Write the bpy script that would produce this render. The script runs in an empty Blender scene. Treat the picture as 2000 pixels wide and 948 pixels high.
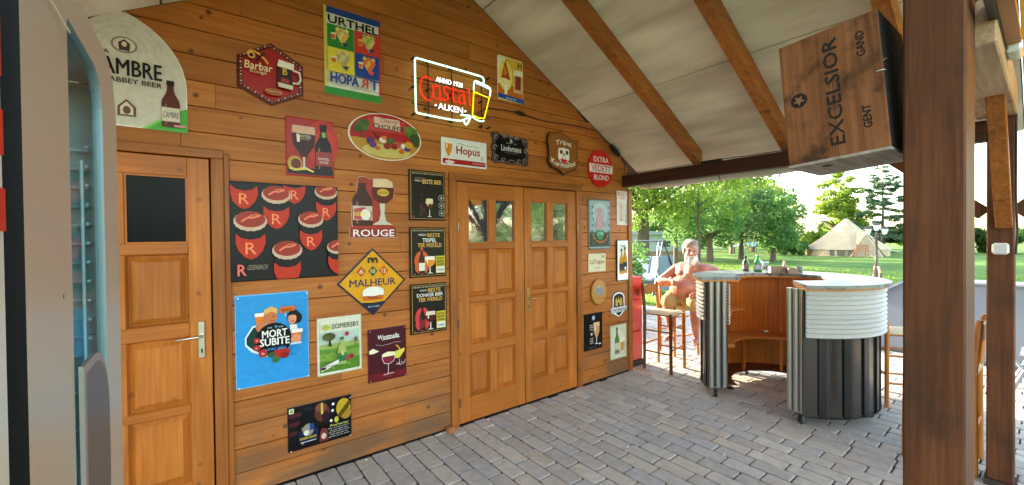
import bpy, bmesh, math, random
from mathutils import Vector, Matrix, noise as mnoise
from math import radians, sin, cos, pi, atan2, sqrt
random.seed(7)
SC = bpy.context.scene
# ------------------------------------------------------------------ camera, world, sun, exposure
CAM_H, CAM_D = 1.58, 3.03
cd = bpy.data.cameras.new('camera'); cam = bpy.data.objects.new('camera', cd); SC.collection.objects.link(cam)
yaw, pitch, roll = radians(37.4687), radians(0.6414), radians(0.5984)
fwd = Vector((sin(yaw), cos(yaw), 0)); rt = Vector((cos(yaw), -sin(yaw), 0)); up = Vector((0, 0, 1))
f2 = fwd*cos(pitch) - up*sin(pitch); u2 = up*cos(pitch) + fwd*sin(pitch)
r3 = rt*cos(roll) - u2*sin(roll); u3 = u2*cos(roll) + rt*sin(roll)
M = Matrix((r3, u3, -f2)).transposed().to_4x4(); M.translation = Vector((0, -CAM_D, CAM_H))
cam.matrix_world = M
cd.sensor_width = 36; cd.lens = 807.84/2000*36; cd.clip_start = 0.05; cd.clip_end = 900
SC.camera = cam
SUN_EL, SUN_AZ = 14.0, -2.0          # azimuth from +Y towards +X
w = bpy.data.worlds.new('World'); SC.world = w; w.use_nodes = True
nt = w.node_tree; bg = nt.nodes['Background']
sk = nt.nodes.new('ShaderNodeTexSky'); sk.sky_type = 'NISHITA'; sk.sun_disc = False
sk.sun_elevation = radians(SUN_EL); sk.sun_rotation = radians(SUN_AZ); sk.air_density = 1.0; sk.dust_density = 1.6; sk.ozone_density = 0.3
nt.links.new(sk.outputs[0], bg.inputs[0]); bg.inputs[1].default_value = 0.15
sd = bpy.data.lights.new('sun', 'SUN'); sd.energy = 3.4; sd.angle = radians(0.6); sd.color = (1, .90, .74)
sun = bpy.data.objects.new('sun', sd); SC.collection.objects.link(sun)
S = Vector((sin(radians(SUN_AZ))*cos(radians(SUN_EL)), cos(radians(SUN_AZ))*cos(radians(SUN_EL)), sin(radians(SUN_EL))))
sun.rotation_euler = S.to_track_quat('Z', 'Y').to_euler(); sun.location = (0, 20, 12)
SC.view_settings.view_transform = 'Standard'; SC.view_settings.look = 'None'
SC.view_settings.exposure = 3.1; SC.view_settings.gamma = 1
SC.render.engine = 'CYCLES'
SC.cycles.max_bounces = 8; SC.cycles.diffuse_bounces = 5; SC.cycles.glossy_bounces = 3; SC.cycles.transmission_bounces = 6
SC.cycles.use_denoising = True

# ------------------------------------------------------------------ helpers
def lin(c):
    if isinstance(c, str):
        c = c.lstrip('#'); c = [int(c[i:i+2], 16)/255 for i in (0, 2, 4)]
        return tuple(x/12.92 if x <= .04045 else ((x+.055)/1.055)**2.4 for x in c)
    return tuple(c)
MC = {}
def mat(c, rough=.5, metal=0, bump=0, bscale=60, var=0, key=None, coat=0, trans=0, emit=0, alpha=None, vscale=6):
    k = (c, rough, metal, bump, bscale, var, coat, trans, emit, vscale)
    if k in MC: return MC[k]
    m = bpy.data.materials.new('paint_' + str(len(MC))); m.use_nodes = True
    n, l = m.node_tree.nodes, m.node_tree.links; b = n['Principled BSDF']
    col = lin(c)
    b.inputs['Base Color'].default_value = (*col, 1); b.inputs['Roughness'].default_value = rough
    b.inputs['Metallic'].default_value = metal; b.inputs['Coat Weight'].default_value = coat
    b.inputs['Coat Roughness'].default_value = .15
    b.inputs['Transmission Weight'].default_value = trans
    if var == .10: b.inputs['Specular IOR Level'].default_value = .22
    if emit:
        b.inputs['Emission Color'].default_value = (*col, 1); b.inputs['Emission Strength'].default_value = emit
    if var or bump:
        tc = n.new('ShaderNodeNewGeometry')
    if var:
        t = n.new('ShaderNodeTexNoise'); t.inputs['Scale'].default_value = vscale; t.inputs['Detail'].default_value = 6; t.inputs['Roughness'].default_value = .65
        l.new(tc.outputs['Position'], t.inputs['Vector'])
        r = n.new('ShaderNodeMapRange'); r.inputs['To Min'].default_value = 1-var; r.inputs['To Max'].default_value = 1+var
        r.inputs['From Min'].default_value = .3; r.inputs['From Max'].default_value = .7
        l.new(t.outputs['Fac'], r.inputs['Value'])
        mx = n.new('ShaderNodeVectorMath'); mx.operation = 'SCALE'; mx.inputs[0].default_value = col
        l.new(r.outputs[0], mx.inputs['Scale']); l.new(mx.outputs[0], b.inputs['Base Color'])
    if bump:
        t = n.new('ShaderNodeTexNoise'); t.inputs['Scale'].default_value = bscale; t.inputs['Detail'].default_value = 4
        l.new(tc.outputs['Position'], t.inputs['Vector'])
        bp = n.new('ShaderNodeBump'); bp.inputs['Strength'].default_value = bump; bp.inputs['Distance'].default_value = .01
        l.new(t.outputs['Fac'], bp.inputs['Height']); l.new(bp.outputs[0], b.inputs['Normal'])
    MC[k] = m; return m

def wood(name, c1, c2, axis='X', rough=.5, knots=1.0, rnd=.25, grain=1.0, stain=0.0, coat=0.0):
    m = bpy.data.materials.new(name); m.use_nodes = True
    n, l = m.node_tree.nodes, m.node_tree.links; b = n['Principled BSDF']
    b.inputs['Roughness'].default_value = rough; b.inputs['Specular IOR Level'].default_value = .3
    g = n.new('ShaderNodeTexCoord'); oi = n.new('ShaderNodeObjectInfo')
    add = n.new('ShaderNodeVectorMath'); add.operation = 'ADD'
    sc = n.new('ShaderNodeVectorMath'); sc.operation = 'SCALE'; sc.inputs[0].default_value = (37, 11, 23)
    l.new(oi.outputs['Random'], sc.inputs['Scale']); l.new(g.outputs['Object'], add.inputs[0]); l.new(sc.outputs[0], add.inputs[1])
    st = {'X': (1.0, 22, 22), 'Y': (22, 1.0, 22), 'Z': (22, 22, 1.0)}[axis]
    def N(scale, v, det=5, dist=0):
        mp = n.new('ShaderNodeMapping'); mp.inputs['Scale'].default_value = v
        l.new(add.outputs[0], mp.inputs['Vector'])
        t = n.new('ShaderNodeTexNoise'); t.inputs['Scale'].default_value = scale; t.inputs['Detail'].default_value = det
        t.inputs['Distortion'].default_value = dist; l.new(mp.outputs[0], t.inputs['Vector']); return t
    t1 = N(2.2*grain, st, 7, .6)
    cr = n.new('ShaderNodeValToRGB'); cr.color_ramp.elements[0].position = .3; cr.color_ramp.elements[1].position = .72
    cr.color_ramp.elements[0].color = (*lin(c1), 1); cr.color_ramp.elements[1].color = (*lin(c2), 1)
    l.new(t1.outputs['Fac'], cr.inputs[0])
    # broad tone
    t2 = N(1.3, (1, 1, 1), 3)
    mr = n.new('ShaderNodeMapRange'); mr.inputs['From Min'].default_value = .3; mr.inputs['From Max'].default_value = .7
    mr.inputs['To Min'].default_value = .78; mr.inputs['To Max'].default_value = 1.15; l.new(t2.outputs['Fac'], mr.inputs['Value'])
    rr = n.new('ShaderNodeMapRange'); rr.inputs['To Min'].default_value = 1-rnd; rr.inputs['To Max'].default_value = 1+rnd*.6; l.new(oi.outputs['Random'], rr.inputs['Value'])
    mu = n.new('ShaderNodeMath'); mu.operation = 'MULTIPLY'; l.new(mr.outputs[0], mu.inputs[0]); l.new(rr.outputs[0], mu.inputs[1])
    vs = n.new('ShaderNodeVectorMath'); vs.operation = 'SCALE'; l.new(cr.outputs[0], vs.inputs[0]); l.new(mu.outputs[0], vs.inputs['Scale'])
    out = vs.outputs[0]
    if knots:
        vo = n.new('ShaderNodeTexVoronoi')
        if axis in 'XZ':
            sp = n.new('ShaderNodeSeparateXYZ'); l.new(add.outputs[0], sp.inputs[0]); cb_ = n.new('ShaderNodeCombineXYZ'); l.new(sp.outputs['X'], cb_.inputs[0]); l.new(sp.outputs['Z'], cb_.inputs[1])
            vo.voronoi_dimensions = '2D'; l.new(cb_.outputs[0], vo.inputs['Vector'])
        else: l.new(add.outputs[0], vo.inputs['Vector'])
        vo.inputs['Scale'].default_value = 5.2
        sc3 = n.new('ShaderNodeSeparateColor'); l.new(vo.outputs['Color'], sc3.inputs[0])
        rad = n.new('ShaderNodeMapRange'); rad.inputs['From Min'].default_value = .35; rad.inputs['From Max'].default_value = 1; rad.inputs['To Min'].default_value = .0; rad.inputs['To Max'].default_value = .085; rad.clamp = True; l.new(sc3.outputs[0], rad.inputs['Value'])
        df = n.new('ShaderNodeMath'); df.operation = 'SUBTRACT'; l.new(rad.outputs[0], df.inputs[0]); l.new(vo.outputs['Distance'], df.inputs[1])
        kr = n.new('ShaderNodeMapRange'); kr.inputs['From Min'].default_value = -.03; kr.inputs['From Max'].default_value = .03
        kr.inputs['To Min'].default_value = 0; kr.inputs['To Max'].default_value = min(.9, .8*knots); l.new(df.outputs[0], kr.inputs['Value'])
        mix = n.new('ShaderNodeMix'); mix.data_type = 'RGBA'; mix.inputs[7].default_value = (.06, .016, .005, 1)
        l.new(kr.outputs[0], mix.inputs[0]); l.new(out, mix.inputs[6]); out = mix.outputs[2]
    if stain:
        # grey damp weathering on the lowest boards
        ge = n.new('ShaderNodeNewGeometry'); sx = n.new('ShaderNodeSeparateXYZ'); l.new(ge.outputs['Position'], sx.inputs[0])
        nz = n.new('ShaderNodeTexNoise'); nz.inputs['Scale'].default_value = 2.2; nz.inputs['Detail'].default_value = 5
        mp2 = n.new('ShaderNodeMapping'); mp2.inputs['Scale'].default_value = (1, 1, 2.5); l.new(ge.outputs['Position'], mp2.inputs['Vector']); l.new(mp2.outputs[0], nz.inputs['Vector'])
        a = n.new('ShaderNodeMapRange'); a.inputs['From Min'].default_value = 0.62; a.inputs['From Max'].default_value = 0.0; l.new(sx.outputs['Z'], a.inputs['Value'])
        c = n.new('ShaderNodeMapRange'); c.inputs['From Min'].default_value = .38; c.inputs['From Max'].default_value = .6; l.new(nz.outputs['Fac'], c.inputs['Value'])
        mm = n.new('ShaderNodeMath'); mm.operation = 'MULTIPLY'; l.new(a.outputs[0], mm.inputs[0]); l.new(c.outputs[0], mm.inputs[1])
        m2 = n.new('ShaderNodeMath'); m2.operation = 'MULTIPLY'; m2.inputs[1].default_value = stain; l.new(mm.outputs[0], m2.inputs[0])
        mix = n.new('ShaderNodeMix'); mix.data_type = 'RGBA'; mix.inputs[7].default_value = (.09, .075, .05, 1)
        l.new(m2.outputs[0], mix.inputs[0]); l.new(out, mix.inputs[6]); out = mix.outputs[2]
    l.new(out, b.inputs['Base Color'])
    bp = n.new('ShaderNodeBump'); bp.inputs['Strength'].default_value = .1; bp.inputs['Distance'].default_value = .003
    l.new(t1.outputs['Fac'], bp.inputs['Height']); l.new(bp.outputs[0], b.inputs['Normal'])
    return m

W_PLANK = wood('pine_planks', '#a0561a', '#bb7331', 'X', .5, 1.0, .11, stain=.75)
W_TRIM = wood('stained_trim', '#8a4a18', '#a86326', 'Z', .45, .5, .1)
W_TRIMX = wood('stained_trim_flat', '#8a4a18', '#a86326', 'X', .45, .5, .1)
W_DOOR = wood('door_pine_upright', '#a0581a', '#ba6e2b', 'Z', .42, .5, .06)
W_DOORX = wood('door_pine_level', '#9a5418', '#b46827', 'X', .42, .5, .06)
W_DARKX = wood('dark_beam_x', '#5f3214', '#86502a', 'X', .6, .4, .1)
W_DARKY = wood('dark_beam_y', '#351a0b', '#532c16', 'Y', .6, .4, .1)
W_POST = wood('dark_post', '#4c250d', '#6e3e1e', 'Z', .62, .4, .1)
W_PALEX = wood('pale_sawn_beam', '#a5805f', '#c9a886', 'X', .7, .6, .05, grain=1.3)
W_RAFT = wood('rafter_wood', '#8c4e1a', '#b87030', 'X', .5, .7, .1)
W_CRATE = wood('old_crate_wood', '#683a1e', '#98603a', 'Z', .7, .3, .1, grain=.7)
def blotch(m, scale, lo, hi, col, amt):
    n, l = m.node_tree.nodes, m.node_tree.links; b = n['Principled BSDF']; src = b.inputs['Base Color'].links[0].from_socket
    g = n.new('ShaderNodeNewGeometry'); t = n.new('ShaderNodeTexNoise'); t.inputs['Scale'].default_value = scale; t.inputs['Detail'].default_value = 7; t.inputs['Roughness'].default_value = .62
    l.new(g.outputs['Position'], t.inputs['Vector']); r = n.new('ShaderNodeMapRange'); r.inputs['From Min'].default_value = lo; r.inputs['From Max'].default_value = hi; r.inputs['To Max'].default_value = amt
    l.new(t.outputs['Fac'], r.inputs['Value']); x = n.new('ShaderNodeMix'); x.data_type = 'RGBA'; x.inputs[7].default_value = (*col, 1)
    l.new(r.outputs[0], x.inputs[0]); l.new(src, x.inputs[6]); l.new(x.outputs[2], b.inputs['Base Color'])
blotch(W_CRATE, 6.5, .52, .68, (.02, .011, .006), .8); blotch(W_RAFT, 5, .5, .7, (.05, .02, .008), .35); blotch(W_POST, 4, .5, .72, (.03, .014, .007), .6); blotch(W_PLANK, 1.6, .55, .75, (.12, .055, .02), .25)
W_STOOL = wood('stool_beech', '#9c5a22', '#c27e38', 'Z', .4, 0, .15)
W_STOOL_SHADED = wood('stool_beech_shaded', '#5a3016', '#7d4a22', 'Z', .4, 0, .15)  # same beech with shade put into its colour, for the corner stool's shaded legs
W_PLY = wood('bar_plywood', '#c06a22', '#de8c38', 'Z', .45, .3, .12)
W_PLYX = wood('bar_plywood_shelf', '#c4742a', '#e0984a', 'X', .45, .3, .12)

COL = SC.collection
V = Vector
def link(o, parent=None):
    COL.objects.link(o)
    if parent: o.parent = parent
    return o
def tag(o, label=None, cat=None, group=None, kind=None):
    if label: o['label'] = label
    if cat: o['category'] = cat
    if group: o['group'] = group
    if kind: o['kind'] = kind
    return o
def empty(name, loc=(0, 0, 0), rz=0, label=None, cat=None, group=None):
    o = bpy.data.objects.new(name, None); o.location = loc; o.rotation_euler = (0, 0, rz); o.empty_display_size = .1
    link(o); return tag(o, label, cat, group)
class MB:
    """collects faces with materials; build() links them as ONE object"""
    def __init__(s): s.v = []; s.f = []; s.m = []; s.mats = []; s.sm = []
    def mi(s, m):
        if m not in s.mats: s.mats.append(m)
        return s.mats.index(m)
    def add(s, vs, fs, m, T=None, smooth=False):
        o = len(s.v); i = s.mi(m)
        for p in vs:
            p = Vector(p); s.v.append(T @ p if T else p)
        for f in fs: s.f.append([o+a for a in f]); s.m.append(i); s.sm.append(smooth)
    def box(s, a, b, m, T=None, bev=0):
        x0, y0, z0 = a; x1, y1, z1 = b
        if x0 > x1: x0, x1 = x1, x0
        if y0 > y1: y0, y1 = y1, y0
        if z0 > z1: z0, z1 = z1, z0
        if bev:
            c = bev; bm = bmesh.new(); bmesh.ops.create_cube(bm, size=1)
            for v in bm.verts: v.co = Vector(((x0+x1)/2+v.co.x*(x1-x0), (y0+y1)/2+v.co.y*(y1-y0), (z0+z1)/2+v.co.z*(z1-z0)))
            bmesh.ops.bevel(bm, geom=list(bm.edges), offset=c, segments=1, affect='EDGES', clamp_overlap=True)
            bm.verts.index_update(); s.add([v.co.copy() for v in bm.verts], [[v.index for v in f.verts] for f in bm.faces], m, T); bm.free(); return
        s.add([(x0,y0,z0),(x1,y0,z0),(x1,y1,z0),(x0,y1,z0),(x0,y0,z1),(x1,y0,z1),(x1,y1,z1),(x0,y1,z1)],
              [(0,3,2,1),(4,5,6,7),(0,1,5,4),(1,2,6,5),(2,3,7,6),(3,0,4,7)], m, T)
    def prism(s, poly, y0, y1, m, T=None):      # polygon in XZ, extruded along Y
        n = len(poly); vs = [(p[0], y0, p[1]) for p in poly]+[(p[0], y1, p[1]) for p in poly]
        s.add(vs, [list(range(n)), list(range(2*n-1, n-1, -1))]+[(i, n+i, n+(i+1) % n, (i+1) % n) for i in range(n)], m, T)
    def tube(s, pts, r, m, seg=8, T=None, r2=None, cap=True, closed=False):
        pts = [Vector(p) for p in pts]; n = len(pts); rings = []
        if closed: cap = False
        up0 = None
        for i, p in enumerate(pts):
            a = pts[i-1] if (i > 0 or closed) else p; b = pts[(i+1) % n] if (i < n-1 or closed) else p
            d = (b-a).normalized()
            if up0 is None: up0 = Vector((0, 0, 1)) if abs(d.z) < .9 else Vector((1, 0, 0))
            x = d.cross(up0).normalized(); y = x.cross(d).normalized(); up0 = y
            rr = r if r2 is None else r+(r2-r)*i/(n-1)
            if isinstance(r, (list, tuple)): rr = r[i]
            rings.append([p+(x*cos(2*pi*k/seg)+y*sin(2*pi*k/seg))*rr for k in range(seg)])
        vs = [v for ring in rings for v in ring]; fs = []
        for i in range(n if closed else n-1):
            j = (i+1) % n
            for k in range(seg): fs.append((i*seg+k, i*seg+(k+1) % seg, j*seg+(k+1) % seg, j*seg+k))
        s.add(vs, fs, m, T, True)
        if cap:
            s.add(rings[0], [list(range(seg))[::-1]], m, T); s.add(rings[-1], [list(range(seg))], m, T)
    def lathe(s, prof, m, seg=20, T=None, smooth=True):
        vs = [(r*cos(2*pi*k/seg), r*sin(2*pi*k/seg), z) for r, z in prof for k in range(seg)]
        fs = [(i*seg+k, i*seg+(k+1) % seg, (i+1)*seg+(k+1) % seg, (i+1)*seg+k) for i in range(len(prof)-1) for k in range(seg)]
        s.add(vs, fs, m, T, smooth)
    def build(s, name, parent=None, mesh_only=False):
        me = bpy.data.meshes.new(name); me.from_pydata([tuple(v) for v in s.v], [], s.f)
        for m in s.mats: me.materials.append(m)
        me.polygons.foreach_set('material_index', s.m); me.polygons.foreach_set('use_smooth', s.sm); me.update()
        if mesh_only: return me
        return link(bpy.data.objects.new(name, me), parent)
def boxo(name, a, b, m, parent=None, T=None, bev=0.0):
    q = MB(); q.box(a, b, m, T, bev); return q.build(name, parent)
def tr(x=0, y=0, z=0, rz=0, rx=0, ry=0):
    return Matrix.Translation((x, y, z)) @ Matrix.Rotation(rz, 4, 'Z') @ Matrix.Rotation(ry, 4, 'Y') @ Matrix.Rotation(rx, 4, 'X')
def copy_tree(o, parent=None):
    c = o.copy(); COL.objects.link(c)
    if parent: c.parent = parent
    for ch in list(o.children): copy_tree(ch, c)
    return c
TXT = {}
def text_geo(s, bold=0, mono=False):
    k = (s, 0)
    if k in TXT: return TXT[k]
    c = bpy.data.curves.new('t', 'FONT'); c.body = s; c.resolution_u = 2;  c.fill_mode = 'FRONT'
    o = bpy.data.objects.new('t', c); COL.objects.link(o)
    dg = bpy.context.evaluated_depsgraph_get(); me = bpy.data.meshes.new_from_object(o.evaluated_get(dg))
    vs = [v.co.copy() for v in me.vertices]; fs = [list(p.vertices) for p in me.polygons]
    x0 = min(v.x for v in vs); x1 = max(v.x for v in vs); y0 = min(v.y for v in vs); y1 = max(v.y for v in vs)
    vs = [((v.x-x0)/(x1-x0), (v.y-y0)/(y1-y0)) for v in vs]
    bpy.data.objects.remove(o); bpy.data.meshes.remove(me); bpy.data.curves.remove(c)
    TXT[k] = (vs, fs); return TXT[k]

# ------------------------------------------------------------------ ground
RK = 0.56; RZ0 = 4.714; RIDGE = 1.55
def roof_z(x): return min(RZ0-RK*x, RZ0-RK*(2*RIDGE-x))
def grass_mat():
    m = bpy.data.materials.new('lawn'); m.use_nodes = True; n, l = m.node_tree.nodes, m.node_tree.links; b = n['Principled BSDF']
    g = n.new('ShaderNodeNewGeometry')
    t = n.new('ShaderNodeTexNoise'); t.inputs['Scale'].default_value = .35; t.inputs['Detail'].default_value = 8; t.inputs['Roughness'].default_value = .7
    t2 = n.new('ShaderNodeTexNoise'); t2.inputs['Scale'].default_value = 9; t2.inputs['Detail'].default_value = 6
    l.new(g.outputs['Position'], t.inputs['Vector']); l.new(g.outputs['Position'], t2.inputs['Vector'])
    r = n.new('ShaderNodeValToRGB'); r.color_ramp.elements[0].color = (.07, .14, .028, 1); r.color_ramp.elements[1].color = (.18, .28, .06, 1)
    r.color_ramp.elements[0].position = .35; r.color_ramp.elements[1].position = .7
    a = n.new('ShaderNodeMath'); a.operation = 'ADD'; a.use_clamp = True
    s_ = n.new('ShaderNodeMath'); s_.operation = 'MULTIPLY_ADD'; s_.inputs[1].default_value = .6; s_.inputs[2].default_value = -.3
    l.new(t2.outputs['Fac'], s_.inputs[0]); l.new(t.outputs['Fac'], a.inputs[0]); l.new(s_.outputs[0], a.inputs[1]); l.new(a.outputs[0], r.inputs[0])
    l.new(r.outputs[0], b.inputs['Base Color']); b.inputs['Roughness'].default_value = .9; b.inputs['Specular IOR Level'].default_value = .1
    return m
LAWN = grass_mat()
q = MB(); q.add([(-400, -400, -.05), (600, -400, -.05), (600, 500, -.05), (-400, 500, -.05)], [(0, 1, 2, 3)], LAWN)
tag(q.build('lawn'), kind='structure')
patio = boxo('patio', (-2.2, -7, -.045), (8.2, 5.5, -.012), mat('#2c2a22', .95, bump=.6, bscale=80, var=.3))
tag(patio, kind='structure')
def paver_mat():
    m = bpy.data.materials.new('paver_concrete'); m.use_nodes = True; n, l = m.node_tree.nodes, m.node_tree.links; b = n['Principled BSDF']
    g = n.new('ShaderNodeNewGeometry'); at = n.new('ShaderNodeAttribute'); at.attribute_name = 'tone'; oi = n.new('ShaderNodeObjectInfo')
    sm = n.new('ShaderNodeMath'); sm.operation = 'ADD'; l.new(at.outputs['Fac'], sm.inputs[0]); l.new(oi.outputs['Random'], sm.inputs[1])
    fr = n.new('ShaderNodeMath'); fr.operation = 'FRACT'; l.new(sm.outputs[0], fr.inputs[0])
    r = n.new('ShaderNodeValToRGB'); e = r.color_ramp.elements
    e[0].color = (*lin('#a0968a'), 1); e[1].color = (*lin('#bab0a2'), 1)
    for p, c in ((.3, '#aa9f92'), (.55, '#b1a698'), (.72, '#a39d96'), (.86, '#b2a28e')): x = e.new(p); x.color = (*lin(c), 1)
    l.new(fr.outputs[0], r.inputs[0])
    t = n.new('ShaderNodeTexNoise'); t.inputs['Scale'].default_value = 14; t.inputs['Detail'].default_value = 8; t.inputs['Roughness'].default_value = .7
    l.new(g.outputs['Position'], t.inputs['Vector'])
    mr = n.new('ShaderNodeMapRange'); mr.inputs['From Min'].default_value = .3; mr.inputs['From Max'].default_value = .7; mr.inputs['To Min'].default_value = .88; mr.inputs['To Max'].default_value = 1.3
    l.new(t.outputs['Fac'], mr.inputs['Value'])
    v = n.new('ShaderNodeVectorMath'); v.operation = 'SCALE'; l.new(r.outputs[0], v.inputs[0]); l.new(mr.outputs[0], v.inputs['Scale'])
    l.new(v.outputs[0], b.inputs['Base Color']); b.inputs['Roughness'].default_value = .75
    t3 = n.new('ShaderNodeTexNoise'); t3.inputs['Scale'].default_value = 120; t3.inputs['Detail'].default_value = 4; l.new(g.outputs['Position'], t3.inputs['Vector'])
    bp = n.new('ShaderNodeBump'); bp.inputs['Strength'].default_value = .35; bp.inputs['Distance'].default_value = .004; l.new(t3.outputs['Fac'], bp.inputs['Height']); l.new(bp.outputs[0], b.inputs['Normal'])
    return m
PV = paver_mat()
PL, PW = .25, .125
def paver_geo(seed, L=PL, Wd=PW):
    rr = random.Random(seed); g = .0045; hx, hy = Wd/2-g, L/2-g; c = .007
    def ring(ix, z): 
        return [(-hx+ix+rr.uniform(-.0015, .0015), -hy+ix+rr.uniform(-.003, .003), z), (hx-ix+rr.uniform(-.0015, .0015), -hy+ix+rr.uniform(-.003, .003), z),
                (hx-ix+rr.uniform(-.0015, .0015), hy-ix+rr.uniform(-.003, .003), z), (-hx+ix+rr.uniform(-.0015, .0015), hy-ix+rr.uniform(-.003, .003), z)]
    # chipped corners: octagon outline
    def octo(ix, z, k):
        o = []
        for (sx, sy) in ((-1, -1), (1, -1), (1, 1), (-1, 1)):
            cx, cy = sx*(hx-ix), sy*(hy-ix); a = k[(sx, sy)]
            p1, p2 = (cx-sx*a, cy), (cx, cy-sy*a)
            o += [p2, p1] if sx*sy > 0 else [p1, p2]
        return [(x, y, z) for x, y in o]
    k = {c_: rr.uniform(.004, .014) for c_ in ((-1, -1), (1, -1), (1, 1), (-1, 1))}
    a, b_, c3 = octo(0, -.04, k), octo(0, -c*.6, k), octo(c, 0, k)
    vs = a+b_+c3; n = 8; fs = []
    for i in range(2):
        for j in range(n): fs.append((i*n+j, i*n+(j+1) % n, (i+1)*n+(j+1) % n, (i+1)*n+j))
    fs.append(tuple(range(2*n, 3*n)))
    return vs, fs
pm = []
for sd_ in range(8):
    q = MB(); vs, fs = paver_geo(sd_); q.add(vs, fs, PV); pm.append(q.build('paver', mesh_only=True))
spots = []
for i in range(-16, 66):
    x = i*PW+.065; off = random.uniform(0, PL) if i % 5 == 0 else (i % 2)*PL/2+random.uniform(-.03, .03)
    for j in range(-28, 22):
        y = -.012-(j+.5)*PL+off-.0
        if y+PL/2 > -.006 and x < 4.1 and x > -1: 
            if y-PL/2 > -.03: continue
        spots.append((x, y))
def inview(x, y):
    v = Vector((x, y+CAM_D, -CAM_H)); z = v.dot(f2)
    if z < .5: return None
    px, py = 1000+807.8*v.dot(r3)/z, 474-807.8*v.dot(u3)/z
    return z if (440 < px < 1790 and 690 < py < 985) else None
cand = sorted([(inview(x, y), x, y) for x, y in spots if inview(x, y)])[:298]
near = set((x, y) for _, x, y in cand)
rest = MB(); tones = []
for x, y in spots:
    z = random.gauss(0, .0016); rx, ry = random.gauss(0, .006), random.gauss(0, .01)
    L = 1.0
    top = y+PL/2
    if -1 < x < 4.1 and top > -.004:            # cut course end at the wall
        ny = (y-PL/2-.004)/2; L = (-.004-(y-PL/2))/PL; yy = (-.004+(y-PL/2))/2
    else: yy = y
    if (x, y) in near:
        o = bpy.data.objects.new('paver', random.choice(pm)); o.location = (x, yy, z); o.rotation_euler = (rx, ry, random.gauss(0, .006)); o.scale = (1, L, 1); link(o, patio)
    else:
        vs, fs = paver_geo(random.randrange(8)); T = tr(x, yy, z, 0, rx, ry) @ Matrix.Diagonal((1, L, 1, 1))
        rest.add(vs, fs, PV, T); tones += [random.random()]*len(vs)
ro = rest.build('paver_field', patio); ro['kind'] = 'stuff'
at = ro.data.attributes.new('tone', 'FLOAT', 'POINT'); at.data.foreach_set('value', tones)
# small litter on the paving
for i, (x, y) in enumerate([(.95, -.05), (1.55, -.03), (2.0, -.05), (2.55, -1.1), (3.0, -1.6), (2.2, -.06)]):
    q = MB(); q.lathe([(0, 0), (.009, .001), (.011, .005), (.005, .009), (0, .01)], mat('#d8d2c4', .8), 7)
    o = q.build('pebble'); o.location = (x, y, .001); o.scale = (1.3, .9, .7)
    tag(o, 'tiny pale pebble lying in a paving joint', 'pebble', 'pale pebbles scattered on the paving')
q = MB(); q.tube([(1.95, -1.19, .006), (2.03, -1.06, .012), (2.1, -.98, .006)], .0022, mat('#b8a878', .8), 5); q.tube([(2.03, -1.06, .01), (2.06, -1.13, .007)], .0018, mat('#b8a878', .8), 5)
tag(q.build('twig'), 'pale dry forked twig on the grey pavers in front of the double door', 'twig')

# ------------------------------------------------------------------ cabin (gable wall, planks, doors)
cabin = empty('timber_cabin', (0, 0, 0), 0, 'orange stained timber cabin gable wall covered with beer signs, plank cladding and doors', 'cabin')
D1 = (-.86, .14, 2.115); D2 = (1.665, 3.235, 2.12)
dk = mat('#2a1a10', .9)
q = MB()
q.prism([(-.98, 0), (-.98, roof_z(-.98)-.02), (RIDGE, roof_z(RIDGE)-.02), (4.075, roof_z(4.075)-.02), (4.075, 0)], .075, .12, dk)
q.build('wall_backing', cabin)
q = MB(); q.box((4.035, .12, 0), (4.075, 6, 2.42), W_PLANK); q.box((-1.0, .12, 0), (-.96, 6, 2.42), W_PLANK); q.box((-.96, 5.96, 0), (4.035, 6, 2.42), W_PLANK); q.build('side_wall', cabin)
PP = .1477
k0 = 0
rows = [(.008 if i == 0 else .003+i*PP-.0, .003+(i+1)*PP) for i in range(26)]
def xat(z, side):    # x on the roof line at height z
    return (RZ0-z)/RK if side > 0 else 2*RIDGE-(RZ0-z)/RK
def plank(x0, x1, z0, z1, lcut, rcut):
    def L(z): return max(x0, xat(z, -1)+.005) if lcut else x0
    def R(z): return min(x1, xat(z, 1)-.005) if rcut else x1
    b, g = .0022, .005; dy = random.uniform(-.0012, .0012)
    ztop = min(z1, roof_z(RIDGE)-.03)
    out = [(L(z0), z0), (R(z0), z0), (R(ztop), ztop), (L(ztop), ztop)]
    if out[2][0]-out[3][0] < .01 or out[1][0]-out[0][0] < .02: return
    e = .0012
    fr = [(out[0][0]+e, z0+b), (out[1][0]-e, z0+b), (out[2][0]-e, ztop-b), (out[3][0]+e, ztop-b)]
    y0 = dy; q = MB()
    vs = [(x, y0, z) for x, z in fr]+[(x, y0+g, z) for x, z in out]+[(x, .03, z) for x, z in out]
    fs = [(0, 1, 2, 3)]+[(i, 4+i, 4+(i+1) % 4, (i+1) % 4) for i in range(4)]+[(4+i, 8+i, 8+(i+1) % 4, 4+(i+1) % 4) for i in range(4)]
    q.add(vs, fs, W_PLANK); o = q.build('plank', cabin)
for z0, z1 in rows:
    if z0 > roof_z(RIDGE)-.06: break
    zc = (z0+z1)/2
    left, right = (-.975, 4.03)
    segs = [(left, right)]
    for (a, b, h) in (D1, D2):
        if z0 < h-.06:
            ns = []
            for s0, s1 in segs:
                if b <= s0 or a >= s1: ns.append((s0, s1)); continue
                if a > s0: ns.append((s0, a))
                if b < s1: ns.append((b, s1))
            segs = ns
    for s0, s1 in segs:
        cuts = [s0]
        if s1-s0 > 1.2:
            c = s0+random.uniform(.5, 2.2)
            while c < s1-.4: cuts.append(c); c += random.uniform(1.3, 2.9)
        cuts.append(s1)
        for a, b in zip(cuts, cuts[1:]):
            plank(a, b, z0+.0015, z1-.0015, a < .6, b > 2.6)
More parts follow.
